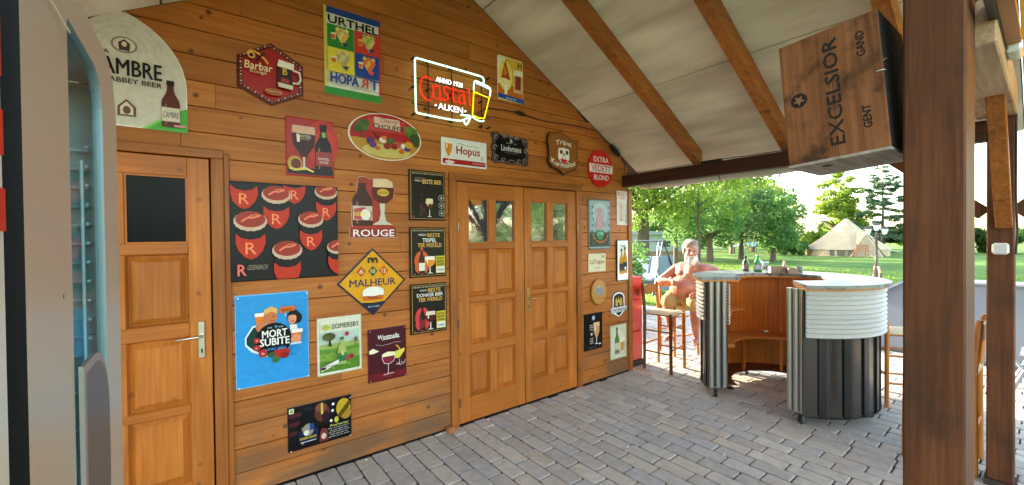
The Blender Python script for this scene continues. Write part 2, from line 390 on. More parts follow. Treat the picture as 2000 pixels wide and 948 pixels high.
# gap closing strips beside row that meets the lintels are hidden by the frames
def frame_piece(name, a, b, m, parent=cabin, bev=.004): return boxo(name, a, b, m, parent, None, bev)
frame_piece('corner_board', (4.032, -.018, .0), (4.10, .12, 2.14), W_TRIM)
frame_piece('batten', (.142, -.016, .012), (.172, .03, 2.10), W_TRIM)
def door_frame(x0, x1, h, wj, top):
    boxo('jamb', (x0, -.022, 0), (x0+wj, .07, h), W_TRIM, cabin, None, .004); boxo('jamb', (x1-wj, -.022, 0), (x1, .07, h), W_TRIM, cabin, None, .004)
    q = MB(); q.box((x0, -.024, h), (x1, .07, h+top), W_TRIMX, None, .004); q.build('lintel', cabin)
door_frame(.075-.93, .142, 2.068, .062, .052)
door_frame(1.665, 3.235, 2.062, .07, .062)
GL = bpy.data.materials.new('window_glass'); GL.use_nodes = True
_b = GL.node_tree.nodes['Principled BSDF']; _b.inputs['Base Color'].default_value = (.03, .035, .04, 1); _b.inputs['Roughness'].default_value = .03; _b.inputs['Specular IOR Level'].default_value = 1.0; _b.inputs['Coat Weight'].default_value = 1.0; _b.inputs['Coat IOR'].default_value = 2.2; _b.inputs['Coat Roughness'].default_value = .02
_n = GL.node_tree.nodes.new('ShaderNodeTexNoise'); _n.inputs['Scale'].default_value = 18; _p = GL.node_tree.nodes.new('ShaderNodeBump'); _p.inputs['Strength'].default_value = .05; _p.inputs['Distance'].default_value = .01
_g = GL.node_tree.nodes.new('ShaderNodeNewGeometry'); GL.node_tree.links.new(_g.outputs['Position'], _n.inputs['Vector']); GL.node_tree.links.new(_n.outputs['Fac'], _p.inputs['Height']); GL.node_tree.links.new(_p.outputs[0], _b.inputs['Coat Normal'])
GLD = mat('#050403', .35); GLD.node_tree.nodes['Principled BSDF'].inputs['Specular IOR Level'].default_value = .12
BRASS = mat('#c9a96a', .3, 1)
def door(x0, x1, z0, z1, cols, rowz, paneRow, glass, yf=-.006, name='door'):
    """cols: list of (x0,x1) openings, rowz: list of (z0,z1) openings"""
    y1 = .036
    root = boxo('door', (x0, y1-.012, z0), (x1, y1, z1), W_DOOR, cabin)
    xs = sorted([x0]+[c for cc in cols for c in cc]+[x1])
    for i in range(0, len(xs), 2):
        full = i == 0 or i == len(xs)-2
        if full: q = MB(); q.box((xs[i], yf, z0), (xs[i+1], y1-.012, z1), W_DOOR, None, .003); q.build('stile', root)
        else:
            for a, b in rowz:
                q = MB(); q.box((xs[i], yf+.001, a), (xs[i+1], y1-.012, b), W_DOOR, None, .003); q.build('muntin', root)
    zs = sorted([z0]+[c for cc in rowz for c in cc]+[z1])
    for i in range(0, len(zs), 2):
        q = MB(); q.box((cols[0][0]+.0005, yf+.0005, zs[i]), (cols[-1][1]-.0005, y1-.012, zs[i+1]), W_DOORX, None, .003); q.build('rail', root)
    for ri, (a, b) in enumerate(rowz):
        for (c0, c1) in cols:
            q = MB()
            if ri in paneRow:
                q.box((c0, .014, a), (c1, .018, b), glass); q.build('pane', root)
                q = MB()
                for (p0, p1) in (((c0, a), (c1, a+.01)), ((c0, b-.01), (c1, b)), ((c0, a+.01), (c0+.01, b-.01)), ((c1-.01, a+.01), (c1, b-.01))):
                    q.box((p0[0], .004, p0[1]), (p1[0], .0135, p1[1]), W_DOOR)
                q.build('glazing_bead', root)
            else:
                i1, i2, yb, yt = .010, .042, .021, .001
                def R_(i, y): return [(c0+i, y, a+i), (c1-i, y, a+i), (c1-i, y, b-i), (c0+i, y, b-i)]
                vs = R_(0, yf+.003)+R_(i1, yb)+R_(i1+.004, yb)+R_(i2, yt)
                fs = [(k*4+j, (k+1)*4+j, (k+1)*4+(j+1) % 4, k*4+(j+1) % 4) for k in range(3) for j in range(4)]+[(12, 13, 14, 15)]
                q.add(vs, fs, W_DOOR); q.build('panel', root)
    return root
d1 = door(-.79, .072, .014, 2.062, [(-.66, -.37), (-.3, -.03)], [(.19, .59), (.637, 1.03), (1.11, 1.508), (1.568, 1.952)], [3], GLD)
d2 = door(1.742, 2.458, .014, 2.055, [(1.852, 2.066), (2.138, 2.352)], [(.222, .59), (.671, 1.03), (1.08, 1.485), (1.538, 1.926)], [3], GL)
d3 = door(2.466, 3.16, .014, 2.055, [(2.553, 2.757), (2.835, 3.045)], [(.222, .59), (.671, 1.03), (1.08, 1.485), (1.538, 1.926)], [3], GL)
def handle(root, px, z0, z1, lx, lz, side, BRASS=BRASS):
    q = MB(); q.box((px-.016, -.014, z0), (px+.016, -.0075, z1), BRASS, None, .004); q.box((px-.004, -.0155, z0+.03), (px+.004, -.0135, z0+.055), mat('#151210', .6))
    q.build('lock_plate', root)
    q = MB(); q.tube([(px, -.012, lz), (px, -.05, lz), (px+side*.02, -.058, lz-.001), (px+side*lx, -.055, lz-.006)], [.008, .008, .008, .005], BRASS, 8); q.build('handle', root)
handle(d1, .023, .898, 1.113, .12, 1.03, -1, mat('#cfc9b8', .3, 1))
handle(d3, 2.505, .885, 1.107, .15, 1.008, 1)
for r_, x, zs in ((d2, 1.738, (.2, .86, 1.68)), (d3, 3.164, (.2, .86, 1.68))):
    for z in zs:
        q = MB(); q.tube([(x, -.03, z-.035), (x, -.03, z+.035)], .007, mat('#8a8478', .35, 1), 8); q.build('hinge', r_)
q = MB(); q.tube([(1.645, -.02, .04), (1.645, -.02, .075)], .03, mat('#6a4a34', .8), 8)
bk = boxo('brick_chunk', (1.60, -.085, .0), (1.665, -.03, .045), mat('#a8683e', .9, bump=.5, var=.3), None, None, .008)
tag(bk, 'small broken orange brick piece at the foot of the double door frame', 'brick')
# something hanging inside the small door, seen through its dark pane: nothing else is visible

# ------------------------------------------------------------------ pavilion roof, posts, beams
pav = empty('timber_pavilion', (1.5, -1.5, 0), 0, 'open timber porch roof with pale ceiling sheets, brown rafters and dark posts', 'porch')
def pv(o): o.location = Vector(o.location)-Vector((1.5, -1.5, 0)); return o
def sheet_mat():
    m = mat('#cfc8bc', .8, bump=.0, var=.0, key=1).copy(); n, l = m.node_tree.nodes, m.node_tree.links; b = n['Principled BSDF']
    g = n.new('ShaderNodeNewGeometry'); mp = n.new('ShaderNodeMapping'); mp.inputs['Scale'].default_value = (2.6, .55, 2.6); mp.inputs['Rotation'].default_value = (0, 0, .12)
    l.new(g.outputs['Position'], mp.inputs['Vector'])
    t = n.new('ShaderNodeTexNoise'); t.inputs['Scale'].default_value = 1.6; t.inputs['Detail'].default_value = 4; l.new(mp.outputs[0], t.inputs['Vector'])
    r = n.new('ShaderNodeValToRGB'); r.color_ramp.elements[0].color = (*lin('#c6b5a0'), 1); r.color_ramp.elements[1].color = (*lin('#ecdfcc'), 1); r.color_ramp.elements[0].position = .35; r.color_ramp.elements[1].position = .62
    l.new(t.outputs['Fac'], r.inputs[0]); l.new(r.outputs[0], b.inputs['Base Color'])
    bp = n.new('ShaderNodeBump'); bp.inputs['Strength'].default_value = .5; bp.inputs['Distance'].default_value = .05; l.new(t.outputs['Fac'], bp.inputs['Height']); l.new(bp.outputs[0], b.inputs['Normal'])
    return m
SH = sheet_mat()
def slope_box(x0, x1, y0, y1, d0, d1, m, side=1, name='p', parent=pav, bev=0, q=None, sag=0):
    """slab following the roof slope; d0..d1 vertical offsets from the ceiling line; x measured on the right slope (mirrored for left)"""
    own = q is None; q = q or MB()
    n = 6 if sag else 1; vs = []; fs = []
    for i in range(n+1):
        x = x0+(x1-x0)*i/n; X_ = x if side > 0 else 2*RIDGE-x; s_ = sag*sin(pi*i/n)
        for y in (y0, y1):
            for d in (d0, d1): vs.append((X_, y, RZ0-RK*x+d-s_))
    for i in range(n):
        a, b = i*4, i*4+4
        fs += [(a, a+2, b+2, b), (a+1, b+1, b+3, a+3), (a, b, b+1, a+1), (a+2, a+3, b+3, b+2)]
    fs += [(0, 1, 3, 2), (4*n, 4*n+2, 4*n+3, 4*n+1)]
    q.add(vs, fs, m)
    if own: return pv(q.build(name, parent))
RY = (-.85, -1.65, -2.45)
xj = [1.55, 2.03, 3.23, 4.39]
for side in (1, -1):
    bays = [(-.002, -.845), (-.853, -1.645), (-1.653, -2.445), (-2.453, -2.915)]
    for a, b in bays:
        for i in range(3):
            slope_box(xj[i]+.006, xj[i+1]-.006, b, a, .0, .012, SH, side, 'ceiling_sheet', sag=random.uniform(.0, .006))
    for ry_ in RY:
        slope_box(1.58, 4.06, ry_-.04, ry_+.04, -.15, -.003, W_RAFT, side, 'rafter')
    slope_box(1.55, 4.40, -2.92, 6.2, .02, .07, mat('#5c4638', .9), side, 'roof_covering')
pv(boxo('eave_beam', (3.93, -2.78, 2.157), (4.03, -.002, 2.285), W_DARKY, pav, None, .004))
pv(boxo('eave_beam', (-.92, -2.78, 2.157), (-.82, -.002, 2.285), W_DARKY, pav, None, .004))
pv(boxo('ridge_beam', (1.49, -3.0, 3.60), (1.61, -.002, 3.78), W_DARKY, pav, None, .004))
q = MB(); q.box((2.10, -2.851, 0), (2.375, -2.691, 3.53), W_POST, None, .006); pv(q.build('post', pav))
q = MB(); q.box((2.082, -2.862, 2.46), (2.395, -2.682, 2.62), W_POST, None, .01); pv(q.build('post_collar', pav))
q = MB(); q.box((3.93, -2.895, .04), (4.07, -2.782, 2.46), W_POST, None, .006); q.box((3.918, -2.905, 0), (4.08, -2.772, .04), mat('#3a2c24', .8)); pv(q.build('post', pav))
pv(boxo('tie_beam', (2.378, -2.905, 2.29), (3.925, -2.74, 2.47), W_PALEX, pav, None, .006))
def bar(name, a, b, wd, dp, m, parent, bev=.004, upv=(0, 0, 1)):
    a, b = Vector(a), Vector(b); d = b-a; L = d.length; z = d.normalized(); x = z.cross(Vector(upv))
    if x.length < .01: x = z.cross(Vector((0, 1, 0)))
    x.normalize(); y = x.cross(z)
    T = Matrix((x, y, z)).transposed().to_4x4(); T.translation = a
    q = MB(); q.box((-wd/2, -dp/2, 0), (wd/2, dp/2, L), m, T, bev); return q.build(name, parent)
pv(bar('brace', (3.925, -2.853, 1.62), (3.30, -2.85, 2.31), .045, .07, W_RAFT, pav, upv=(0, 1, 0)))
pv(bar('brace', (3.99, -2.77, 1.70), (3.99, -2.28, 2.17), .07, .08, W_POST, pav))
pv(bar('brace', (3.99, -2.90, 1.70), (3.99, -3.5, 2.3), .07, .08, W_POST, pav))
# yellow awning beyond the front edge
aw = MB(); AWM = mat('#e0a83c', .7, trans=0)
_m = bpy.data.materials.new('yellow_canvas'); _m.use_nodes = True; _n = _m.node_tree.nodes; _l = _m.node_tree.links
_d = _n['Principled BSDF']; _d.inputs['Base Color'].default_value = (.72, .42, .1, 1); _d.inputs['Roughness'].default_value = .8
_t = _n.new('ShaderNodeBsdfTranslucent'); _t.inputs[0].default_value = (.85, .55, .12, 1); _x = _n.new('ShaderNodeMixShader'); _x.inputs[0].default_value = .6
_l.new(_d.outputs[0], _x.inputs[1]); _l.new(_t.outputs[0], _x.inputs[2]); _l.new(_x.outputs[0], _n['Material Output'].inputs[0])
slope_box(1.56, 4.45, -5.2, -2.925, -.0, .008, _m, 1, 'awning', None, q=aw)
o = aw.build('canvas_awning'); tag(o, 'warm yellow translucent canvas awning beyond the porch tie beam', 'awning')
# rolled side curtain under the eave
q = MB(); q.tube([(4.33, -2.7+i*.27, 2.185+.006*sin(i*2.1)) for i in range(11)], .038, mat('#d9d2c6', .8, bump=.4, bscale=25), 10)
rc = q.build('rolled_curtain'); tag(rc, 'rolled whitish tarpaulin curtain tied up under the right eave beam', 'curtain')
q = MB()
for yy in (-.12, -.95, -1.75, -2.5): q.tube([(4.33+.045*cos(t), yy, 2.185+.045*sin(t)) for t in [k*pi/5 for k in range(10)]], .004, mat('#8a5a32', .8), 5, closed=True)
q.build('tie', rc)
# batten lamp under the tie beam
lamp = empty('batten_lamp', (2.6, -2.93, 2.38), 0, 'slim closed batten lamp with clear end cap hanging by the front tie beam', 'lamp')
q = MB(); q.box((-.45, -.02, .01), (.28, .02, .05), mat('#a86c30', .5)); q.build('housing', lamp)
q = MB(); q.box((-.45, .021, -.005), (.22, .045, .06), mat('#1c130e', .5)); q.build('shade', lamp)
q = MB(); q.box((.2, -.024, -.02), (.36, .026, .03), mat('#d6dad8', .2, coat=1), None, .01); q.build('end_cap', lamp)
# white switch box on the far post
wb = boxo('outdoor_socket', (3.885, -2.875, 1.447), (3.928, -2.805, 1.518), mat('#dcdad6', .4), None, None, .012)
tag(wb, 'small rounded white plastic box screwed to the far brown post', 'socket box')
boxo('cover', (3.880, -2.866, 1.456), (3.8845, -2.814, 1.509), mat('#c9c7c4', .4), wb)
q = MB(); q.tube([(3.9, -2.90, 1.45), (3.9, -2.906, 1.6), (3.9, -2.9, 1.8), (3.92, -2.9, 2.3)], .005, mat('#151515', .5), 6)
tag(q.build('power_cable'), 'black cable running up the far post above the white box', 'cable')
# switch and cable on top of eave beam
q = MB(); q.box((3.95, -1.13, 2.287), (3.99, -.93, 2.312), mat('#14110f', .5), None, .006); q.tube([(3.94, -.94, 2.30), (3.925, -.7, 2.29), (3.925, -.3, 2.292), (3.93, -.02, 2.30)], .004, mat('#14110f', .5), 6); q.tube([(3.94, -1.12, 2.30), (3.93, -1.4, 2.292), (3.93, -2.2, 2.29)], .004, mat('#14110f', .5), 6)
tag(q.build('extension_block'), 'black extension block with cable lying on top of the dark eave beam', 'power strip')

# ------------------------------------------------------------------ wall signs
class Sign:
    """flat sign on the wall: content in normalised u (right), v (up); layers of thin print"""
    def __init__(s, name, label, cat, x0, z0, w, h, base='#ffffff', outline=None, t=.004, off=-.004, group=None, rim=None, gloss=.35, frame=None, tilt=0):
        s.w, s.h, s.t = w, h, t; s.layer = 0; s.gloss = gloss; s.parts = {}
        q = MB(); o = outline or [(0, 0), (1, 0), (1, 1), (0, 1)]
        s.root = None
        P = [(u*w, v*h) for u, v in o]
        cx, cz = sum(p[0] for p in P)/len(P), sum(p[1] for p in P)/len(P)
        n = len(P); m = s.m(base)
        k = .006/max(w, h)*2
        In = [(a+(cx-a)*k, b+(cz-b)*k) for a, b in P]
        vs = [(a, 0, b) for a, b in P]+[(a, -t+.0015, b) for a, b in P]+[(a, -t, b) for a, b in In]
        fs = [(i, i+n, (i+1) % n+n, (i+1) % n) for i in range(n)]+[(i+n, i+2*n, (i+1) % n+2*n, (i+1) % n+n) for i in range(n)]
        q.add(vs, fs, s.m(rim) if rim else m); q.add([(a, -t, b) for a, b in In], [list(range(n))], m)
        s.root = q.build(name); s.root.location = (x0, off, z0); tag(s.root, label, cat, group)
        if tilt: s.root.rotation_euler = (0, radians(tilt), 0)
    def m(s, c): return mat(c, s.gloss, var=.10, vscale=28) if isinstance(c, str) else c
    def P(s, part):
        if part not in s.parts: s.parts[part] = MB()
        return s.parts[part]
    def up(s): s.layer += 1; return -s.t-.0006*s.layer
    def poly(s, pts, c, part='print', y=None):
        y = s.up() if y is None else y; s.P(part).add([(u*s.w, y, v*s.h) for u, v in pts], [list(range(len(pts)))], s.m(c)); return s
    def rect(s, u0, v0, u1, v1, c, part='print'): return s.poly([(u0, v0), (u1, v0), (u1, v1), (u0, v1)], c, part)
    def ell(s, u, v, ru, rv, c, part='print', n=22, a0=0, a1=2*pi): return s.poly([(u+ru*cos(a0+(a1-a0)*i/n), v+rv*sin(a0+(a1-a0)*i/n)) for i in range(n+(0 if a1-a0 > 6 else 1))], c, part)
    def line(s, pts, wd, c, part='print', closed=False):
        """ribbon, width in metres"""
        y = s.up(); pp = [Vector((u*s.w, v*s.h)) for u, v in pts]; n = len(pp); vs = []
        for i, p in enumerate(pp):
            a = pp[i-1] if i or closed else p; b = pp[(i+1) % n] if i < n-1 or closed else p
            d = (b-a); d = d.normalized() if d.length else Vector((1, 0)); nrm = Vector((-d.y, d.x))*wd/2
            vs += [(p.x+nrm.x, y, p.y+nrm.y), (p.x-nrm.x, y, p.y-nrm.y)]
        fs = [(2*i, 2*i+1, (2*i+3) % (2*n), (2*i+2) % (2*n)) for i in range(n if closed else n-1)]
        s.P(part).add(vs, fs, s.m(c)); return s
    def frame(s, i, wd, c, part='border'):
        a, b = i/s.w, i/s.h; return s.line([(a, b), (1-a, b), (1-a, 1-b), (a, 1-b)], wd, c, part, True)
    def text(s, t, u0, v0, u1, v1, c, bold=.02, part='lettering', shear=0, bend=0, rot=0, flip=False):
        y = s.up(); vs, fs = text_geo(t, bold); W, H = (u1-u0)*s.w, (v1-v0)*s.h; out = []
        if rot: W, H = H, W
        for a, b in vs:
            if flip: a = 1-a
            x, z = a*W+shear*b*H, b*H+bend*(1-(2*a-1)**2)*H
            if rot == 90: x, z = -z+(u1-u0)*s.w, x
            if rot == -90: x, z = z, -x+(v1-v0)*s.h
            out.append((u0*s.w+x, y, v0*s.h+z))
        s.P(part).add(out, fs, s.m(c))
        if bold > .015:
            d_ = bold*.55*H*(1 if not rot else .5)
            for k_, (dx, dz) in enumerate(((d_, 0), (-d_, 0), (0, d_*.8), (0, -d_*.8))): s.P(part).add([(a+dx, y-.00008*(k_+1), b+dz) for a, _, b in out], fs, s.m(c))
            s.layer += .6
        return s
    def bottle(s, u, v0, hh, c='#2a1208', label='#e8dcc8', cap='#111111', wf=.27, part='bottle', text=None, tc='#222222'):
        """hh: height in v"""
        H = hh*s.h; r = H*wf/2/s.w
        prof = [(1, 0), (1, .5), (.93, .58), (.5, .72), (.36, .80), (.33, .97), (.38, 1)]
        s.poly([(u-a*r, v0+b*hh) for a, b in reversed(prof)]+[(u+a*r, v0+b*hh) for a, b in prof], c, part)
        s.poly([(u-.42*r, v0+hh*.90), (u+.42*r, v0+hh*.90), (u+.42*r, v0+hh*1.005), (u-.42*r, v0+hh*1.005)], cap, part)
        s.poly([(u-.62*r, v0+hh*.05), (u-.45*r, v0+hh*.05), (u-.45*r, v0+hh*.5), (u-.62*r, v0+hh*.5)], '#8a6a50', part)
        s.rect(u-.97*r, v0+.12*hh, u+.97*r, v0+.42*hh, label, part)
        if text: s.text(text, u-.85*r, v0+.2*hh, u+.85*r, v0+.33*hh, tc, .01, part+'_label')
        return s
    def glass(s, u, v0, hh, beer='#c8781a', foam='#f4ead6', kind='goblet', wf=.62, stem='#d8d4c8', part='beer_glass'):
        H = hh*s.h; r = H*wf/2/s.w
        if kind == 'goblet':
            s.poly([(u-.7*r, v0), (u+.7*r, v0), (u+.1*r, v0+.06*hh), (u+.09*r, v0+.45*hh), (u-.09*r, v0+.45*hh), (u-.1*r, v0+.06*hh)], stem, part)
            s.poly([(u-.15*r, v0+.4*hh), (u+.15*r, v0+.4*hh), (u+.75*r, v0+.52*hh), (u+r, v0+.7*hh), (u+.95*r, v0+.86*hh), (u-.95*r, v0+.86*hh), (u-r, v0+.7*hh), (u-.75*r, v0+.52*hh)], beer, part)
            s.poly([(u-.97*r, v0+.8*hh), (u+.97*r, v0+.8*hh), (u+.9*r, v0+hh), (u+.5*r, v0+1.02*hh), (u-.5*r, v0+1.02*hh), (u-.9*r, v0+hh)], foam, part)
        elif kind == 'tulip':
            s.poly([(u-.6*r, v0), (u+.6*r, v0), (u+.08*r, v0+.05*hh), (u+.08*r, v0+.32*hh), (u-.08*r, v0+.32*hh), (u-.08*r, v0+.05*hh)], stem, part)
            s.poly([(u-.2*r, v0+.28*hh), (u+.2*r, v0+.28*hh), (u+.9*r, v0+.55*hh), (u+r, v0+.85*hh), (u-r, v0+.85*hh), (u-.9*r, v0+.55*hh)], beer, part)
            s.poly([(u-r, v0+.82*hh), (u+r, v0+.82*hh), (u+.95*r, v0+hh), (u-.95*r, v0+hh)], foam, part)
        else:
            s.poly([(u-.75*r, v0), (u+.75*r, v0), (u+r, v0+.8*hh), (u-r, v0+.8*hh)], beer, part)
            s.poly([(u-r, v0+.78*hh), (u+r, v0+.78*hh), (u+1.03*r, v0+hh), (u-1.03*r, v0+hh)], foam, part)
        s.line([(u-.45*r, v0+.62*hh), (u-.5*r, v0+.8*hh)], .012*H/.2, '#f8e8d0', part)
        return s
    def screws(s, c='#b8b0a4', i=.014):
        for a in (i/s.w, 1-i/s.w):
            for b in (i/s.h, 1-i/s.h): s.ell(a, b, .005/s.w, .005/s.h, c, 'screw', 8)
        return s
    def done(s):
        for k, q in s.parts.items(): q.build(k, s.root)
        return s

# gothic arch abbey beer board
arch_h = [(.5+(-.139+.4*cos(radians(69.7)*k/8))/.522, .39+.4*sin(radians(69.7)*k/8)/.615) for k in range(9)]
arch = [(0, 0), (1, 0)]+arch_h+[(1-u, v) for u, v in reversed(arch_h[:-1])]
s = Sign('arched_sign', 'large white gothic arch sign with brown bottle and green corner above the small door', 'sign', -.545, 2.20, .522, .615, '#d3c9c2', arch, rim='#efe9e2')
for k, rr_ in enumerate((.30, .24, .18)): s.line([(.5+rr_*cos(a*pi/9), .66+rr_*.85*sin(a*pi/9)) for a in range(10)], .003, '#c0b5ae', 'tracery')
s.poly([(.66, .0), (1, 0), (1, .22), (.93, .19)], '#4fa83a'); s.poly([(.62, 0), (.66, 0), (.95, .2), (.93, .21)], '#8ccf6a')
s.ell(.5, .705, .1, .07, '#8d7469', 'portrait'); s.ell(.5, .705, .085, .058, '#d9cdc4', 'portrait'); s.poly([(.46, .655), (.54, .655), (.545, .72), (.5, .755), (.455, .72)], '#4a3a3a', 'portrait'); s.ell(.5, .71, .02, .022, '#e2c9b4', 'portrait')
s.text('LA', .31, .605, .39, .64, '#3a2e34'); s.text("C'AMBRE", .20, .44, .79, .585, '#1d171e', .035); s.text('BRUSSELS ABBEY BEER', .04, .375, .79, .418, '#2c242c', .03)
s.poly([(.44, .09), (.58, .09), (.58, .17), (.51, .235), (.44, .17)], '#6b4a38', 'crest'); s.poly([(.46, .1), (.56, .1), (.56, .165), (.51, .215), (.46, .165)], '#d9cdc4', 'crest'); s.ell(.51, .14, .03, .035, '#6b4a38', 'crest')
s.bottle(.86, .035, .42, '#5a2018', '#d8ccc0', '#2a1216', .31, text='CAMBRE'); s.rect(.885, .04, .985, .06, '#d8889a'); s.ell(.5, .985, .008, .007, '#5a4a40', 'screw', 8); s.done()

# hexagonal sign
hx = [(.5, 1), (1, .74), (1, .25), (.5, 0), (0, .22), (0, .7)]
s = Sign('hexagonal_sign', 'dark red hexagonal beer sign with beaded cream border and foaming mug', 'sign', .218, 2.436, .367, .398, '#5c1612', hx)
s.poly([(.5+(u-.5)*.84, .5+(v-.5)*.84) for u, v in hx], '#a81c17')
pp = [(.5+(u-.5)*.9, .5+(v-.5)*.9) for u, v in hx]
for i in range(6):
    a, b = pp[i], pp[(i+1) % 6]
    for k in range(9): s.ell(a[0]+(b[0]-a[0])*k/9, a[1]+(b[1]-a[1])*k/9, .017 if k % 2 else .011, .013, '#d8b894' if k % 2 else '#b87a5a', 'bead', 8)
s.text('Barbar', .10, .50, .50, .62, '#f0d6a8', .03, shear=.1); s.text('Rouge', .18, .43, .42, .50, '#e8c898', .02)
s.line([(.13, .72), (.2, .78), (.3, .76), (.4, .68), (.44, .62)], .012, '#e8a93c', 'helmet'); s.ell(.2, .71, .055, .05, '#e8b060', 'helmet'); s.ell(.2, .71, .03, .028, '#3a1410', 'helmet'); s.line([(.26, .63), (.33, .72), (.4, .78)], .012, '#3a1410', 'helmet')
s.ell(.52, .2, .13, .05, '#c8762e'); s.ell(.52, .2, .1, .035, '#8d2a18'); s.text('PREMIUM', .44, .185, .6, .215, '#f0c888', .01)
s.poly([(.58, .32), (.82, .30), (.80, .66), (.60, .68)], '#2a0c0a', 'mug'); s.poly([(.59, .30), (.81, .28), (.82, .35), (.58, .37)], '#d8c8b8', 'mug'); s.poly([(.575, .62), (.83, .60), (.84, .70), (.6, .73)], '#efe4d4', 'mug'); s.poly([(.63, .38), (.76, .37), (.75, .44), (.64, .45)], '#a83020', 'mug')
s.line([(.82, .60), (.92, .58), (.94, .47), (.9, .4), (.81, .39)], .013, '#e0d0c0', 'mug'); s.text('B', .66, .5, .73, .6, '#e8b93c', .03); s.done()

# four colour pop poster
s = Sign('pop_art_sign', 'tall poster sign with four coloured hop squares between black and blue words', 'sign', .719, 2.583, .390, .602, '#e2ddd2')
s.rect(0, .925, 1, 1, '#21448f'); s.rect(0, 0, 1, .085, '#2f8a34'); s.rect(0, .085, .04, 1, '#e2c93c'); s.rect(.965, .085, 1, .925, '#c83a34')
s.text('URTHEL', .07, .815, .95, .905, '#10101a', .09)
Q = [(.05, .54, .5, .80, '#2c8a30', '#e8b860', '#f0d890'), (.51, .54, .965, .80, '#d23a30', '#d8cc6a', '#9cb85a'), (.05, .255, .5, .53, '#e6cf38', '#b8a868', '#d8cc9a'), (.51, .255, .945, .53, '#1f4298', '#e07030', '#f0b050')]
for u0, v0, u1, v1, c, h1, h2 in Q:
    s.rect(u0, v0, u1, v1, c, 'colour_field'); cu, cv = (u0+u1)/2+.03, (v0+v1)/2+.01
    for r_ in range(4):                                   # plain hop cone of overlapping scales
        for k in range(4-r_ if r_ else 3):
            n_ = (4-r_ if r_ else 3); uu = cu+(k-(n_-1)/2)*.075; vv = cv+.065-r_*.042
            s.poly([(uu-.045, vv+.02), (uu, vv-.045), (uu+.045, vv+.02), (uu, vv+.045)], h1 if (r_+k) % 2 else h2, 'hop_cone')
    s.poly([(cu-.2, cv+.02), (cu-.11, cv+.03), (cu-.12, cv-.05), (cu-.19, cv-.05)], '#f0e6d0' if c != '#d23a30' else '#e8c860', 'small_glass'); s.rect(cu-.195, cv-.045, cu-.125, cv+.005, '#d8662a', 'small_glass')
    s.poly([(cu-.02, cv-.07), (cu+.1, cv-.06), (cu+.05, cv-.115)], '#3a3a78' if c != '#1f4298' else '#e05a4a', 'leaf')
s.text('HOPA', .08, .125, .56, .235, '#1d3f96', .09); s.text('R', .60, .125, .73, .235, '#d23a34', .05, flip=True); s.text('T', .76, .125, .93, .235, '#1d3f96', .05)
s.text('the art of brewing', .45, .092, .93, .112, '#5a5048', .01); s.done()

# neon sign
neon = empty('neon_sign', (1.354, -.055, 2.524), 0, 'lit neon beer sign with white frame, red script word and yellow beer glass', 'neon sign')
NW = mat('#b4ffd8', .3, emit=.30); NR = mat('#ff1a10', .3, emit=.17); NY = mat('#ffe800', .3, emit=.14); NB = mat('#a0c8ff', .3, emit=.22)
def smooth(pts, it=2):
    pts = [Vector((a, 0, b)) for a, b in pts]
    for _ in range(it):
        o = [pts[0]]
        for a, b in zip(pts, pts[1:]): o += [a*.75+b*.25, a*.25+b*.75]
        o.append(pts[-1]); pts = o
    return pts
def ntube(name, lst, r, m, it=2):
    q = MB()
    for p in lst: q.tube(smooth(p, it), r, m, 7)
    return q.build(name, neon)
ntube('white_frame_tube', [[(.634, .388), (.642, .418), (.626, .438), (.600, .442), (.031, .448), (.008, .445), (.005, .415), (.009, .055), (.012, .028), (.047, .024), (.396, .022), (.435, .041), (.499, .080)], [(.406, .078), (.46, .082), (.508, .088), (.49, .05), (.462, .001), (.444, .012), (.432, .043)]], .0068, NW, 2)
NL = [[(.142, .304), (.106, .326), (.076, .315), (.054, .283), (.045, .237), (.051, .198), (.071, .164), (.101, .143), (.136, .146)],
 [(.144, .262), (.160, .264), (.157, .177)], [(.144, .176), (.174, .174)], [(.160, .240), (.170, .262), (.187, .264)],
 [(.196, .269), (.217, .27), (.214, .172)], [(.197, .171), (.234, .168)], [(.300, .268), (.282, .282), (.256, .272), (.250, .247), (.273, .230), (.296, .210), (.286, .180), (.257, .169), (.237, .180)],
 [(.336, .293), (.333, .205), (.345, .179), (.375, .176)], [(.316, .272), (.374, .269)],
 [(.392, .260), (.417, .279), (.441, .27), (.44, .197), (.454, .174)], [(.44, .244), (.408, .242), (.392, .217), (.391, .184), (.412, .167), (.44, .197)],
 [(.468, .308), (.493, .308), (.492, .181), (.509, .173)]]
ntube('red_script_tube', NL, .0047, NR, 2)
ntube('glass_outline_tube', [[(.535, .309), (.540, .375), (.552, .393), (.600, .386), (.691, .369), (.712, .351), (.699, .288)], [(.519, .083), (.558, .062), (.610, .055), (.637, .068)]], .006, NW, 2)
ntube('glass_rim_tube', [[(.56, .374), (.62, .366), (.694, .351)]], .0065, NB, 1)
ntube('yellow_beer_tube', [[(.536, .296), (.694, .272), (.640, .088), (.58, .082), (.521, .097), (.536, .296)]], .0062, NY, 0)
q = MB()
for t, (x0, z0, x1, z1), dd_ in [(t_, b_, d_) for t_, b_ in (('ANNO 1928', (.181, .302, .425, .342)), ('ALKEN', (.198, .090, .425, .138))) for d_ in ((-.0009, 0), (.0009, .0002), (0, .0004))]:
    vs, fs = text_geo(t); q.add([(x0+a*(x1-x0)+dd_[0], -.004-dd_[1], z0+b*(z1-z0)) for a, b in vs], fs, mat('#e8fff2', .3, emit=.26))
for x in (.176, .449): q.tube([(x, -.008, .114), (x, .002, .114)], .007, mat('#e8fff2', .3, emit=.26), 8)
q.build('white_lettering', neon)
q = MB(); bk_ = mat('#14110e', .5)
for x in (.12, .33, .62): q.tube([(x, .012, .0), (x, .012, .47)], .005, bk_, 6)
for z in (.1, .30): q.tube([(-.02, .014, z), (.70, .014, z)], .005, bk_, 6)
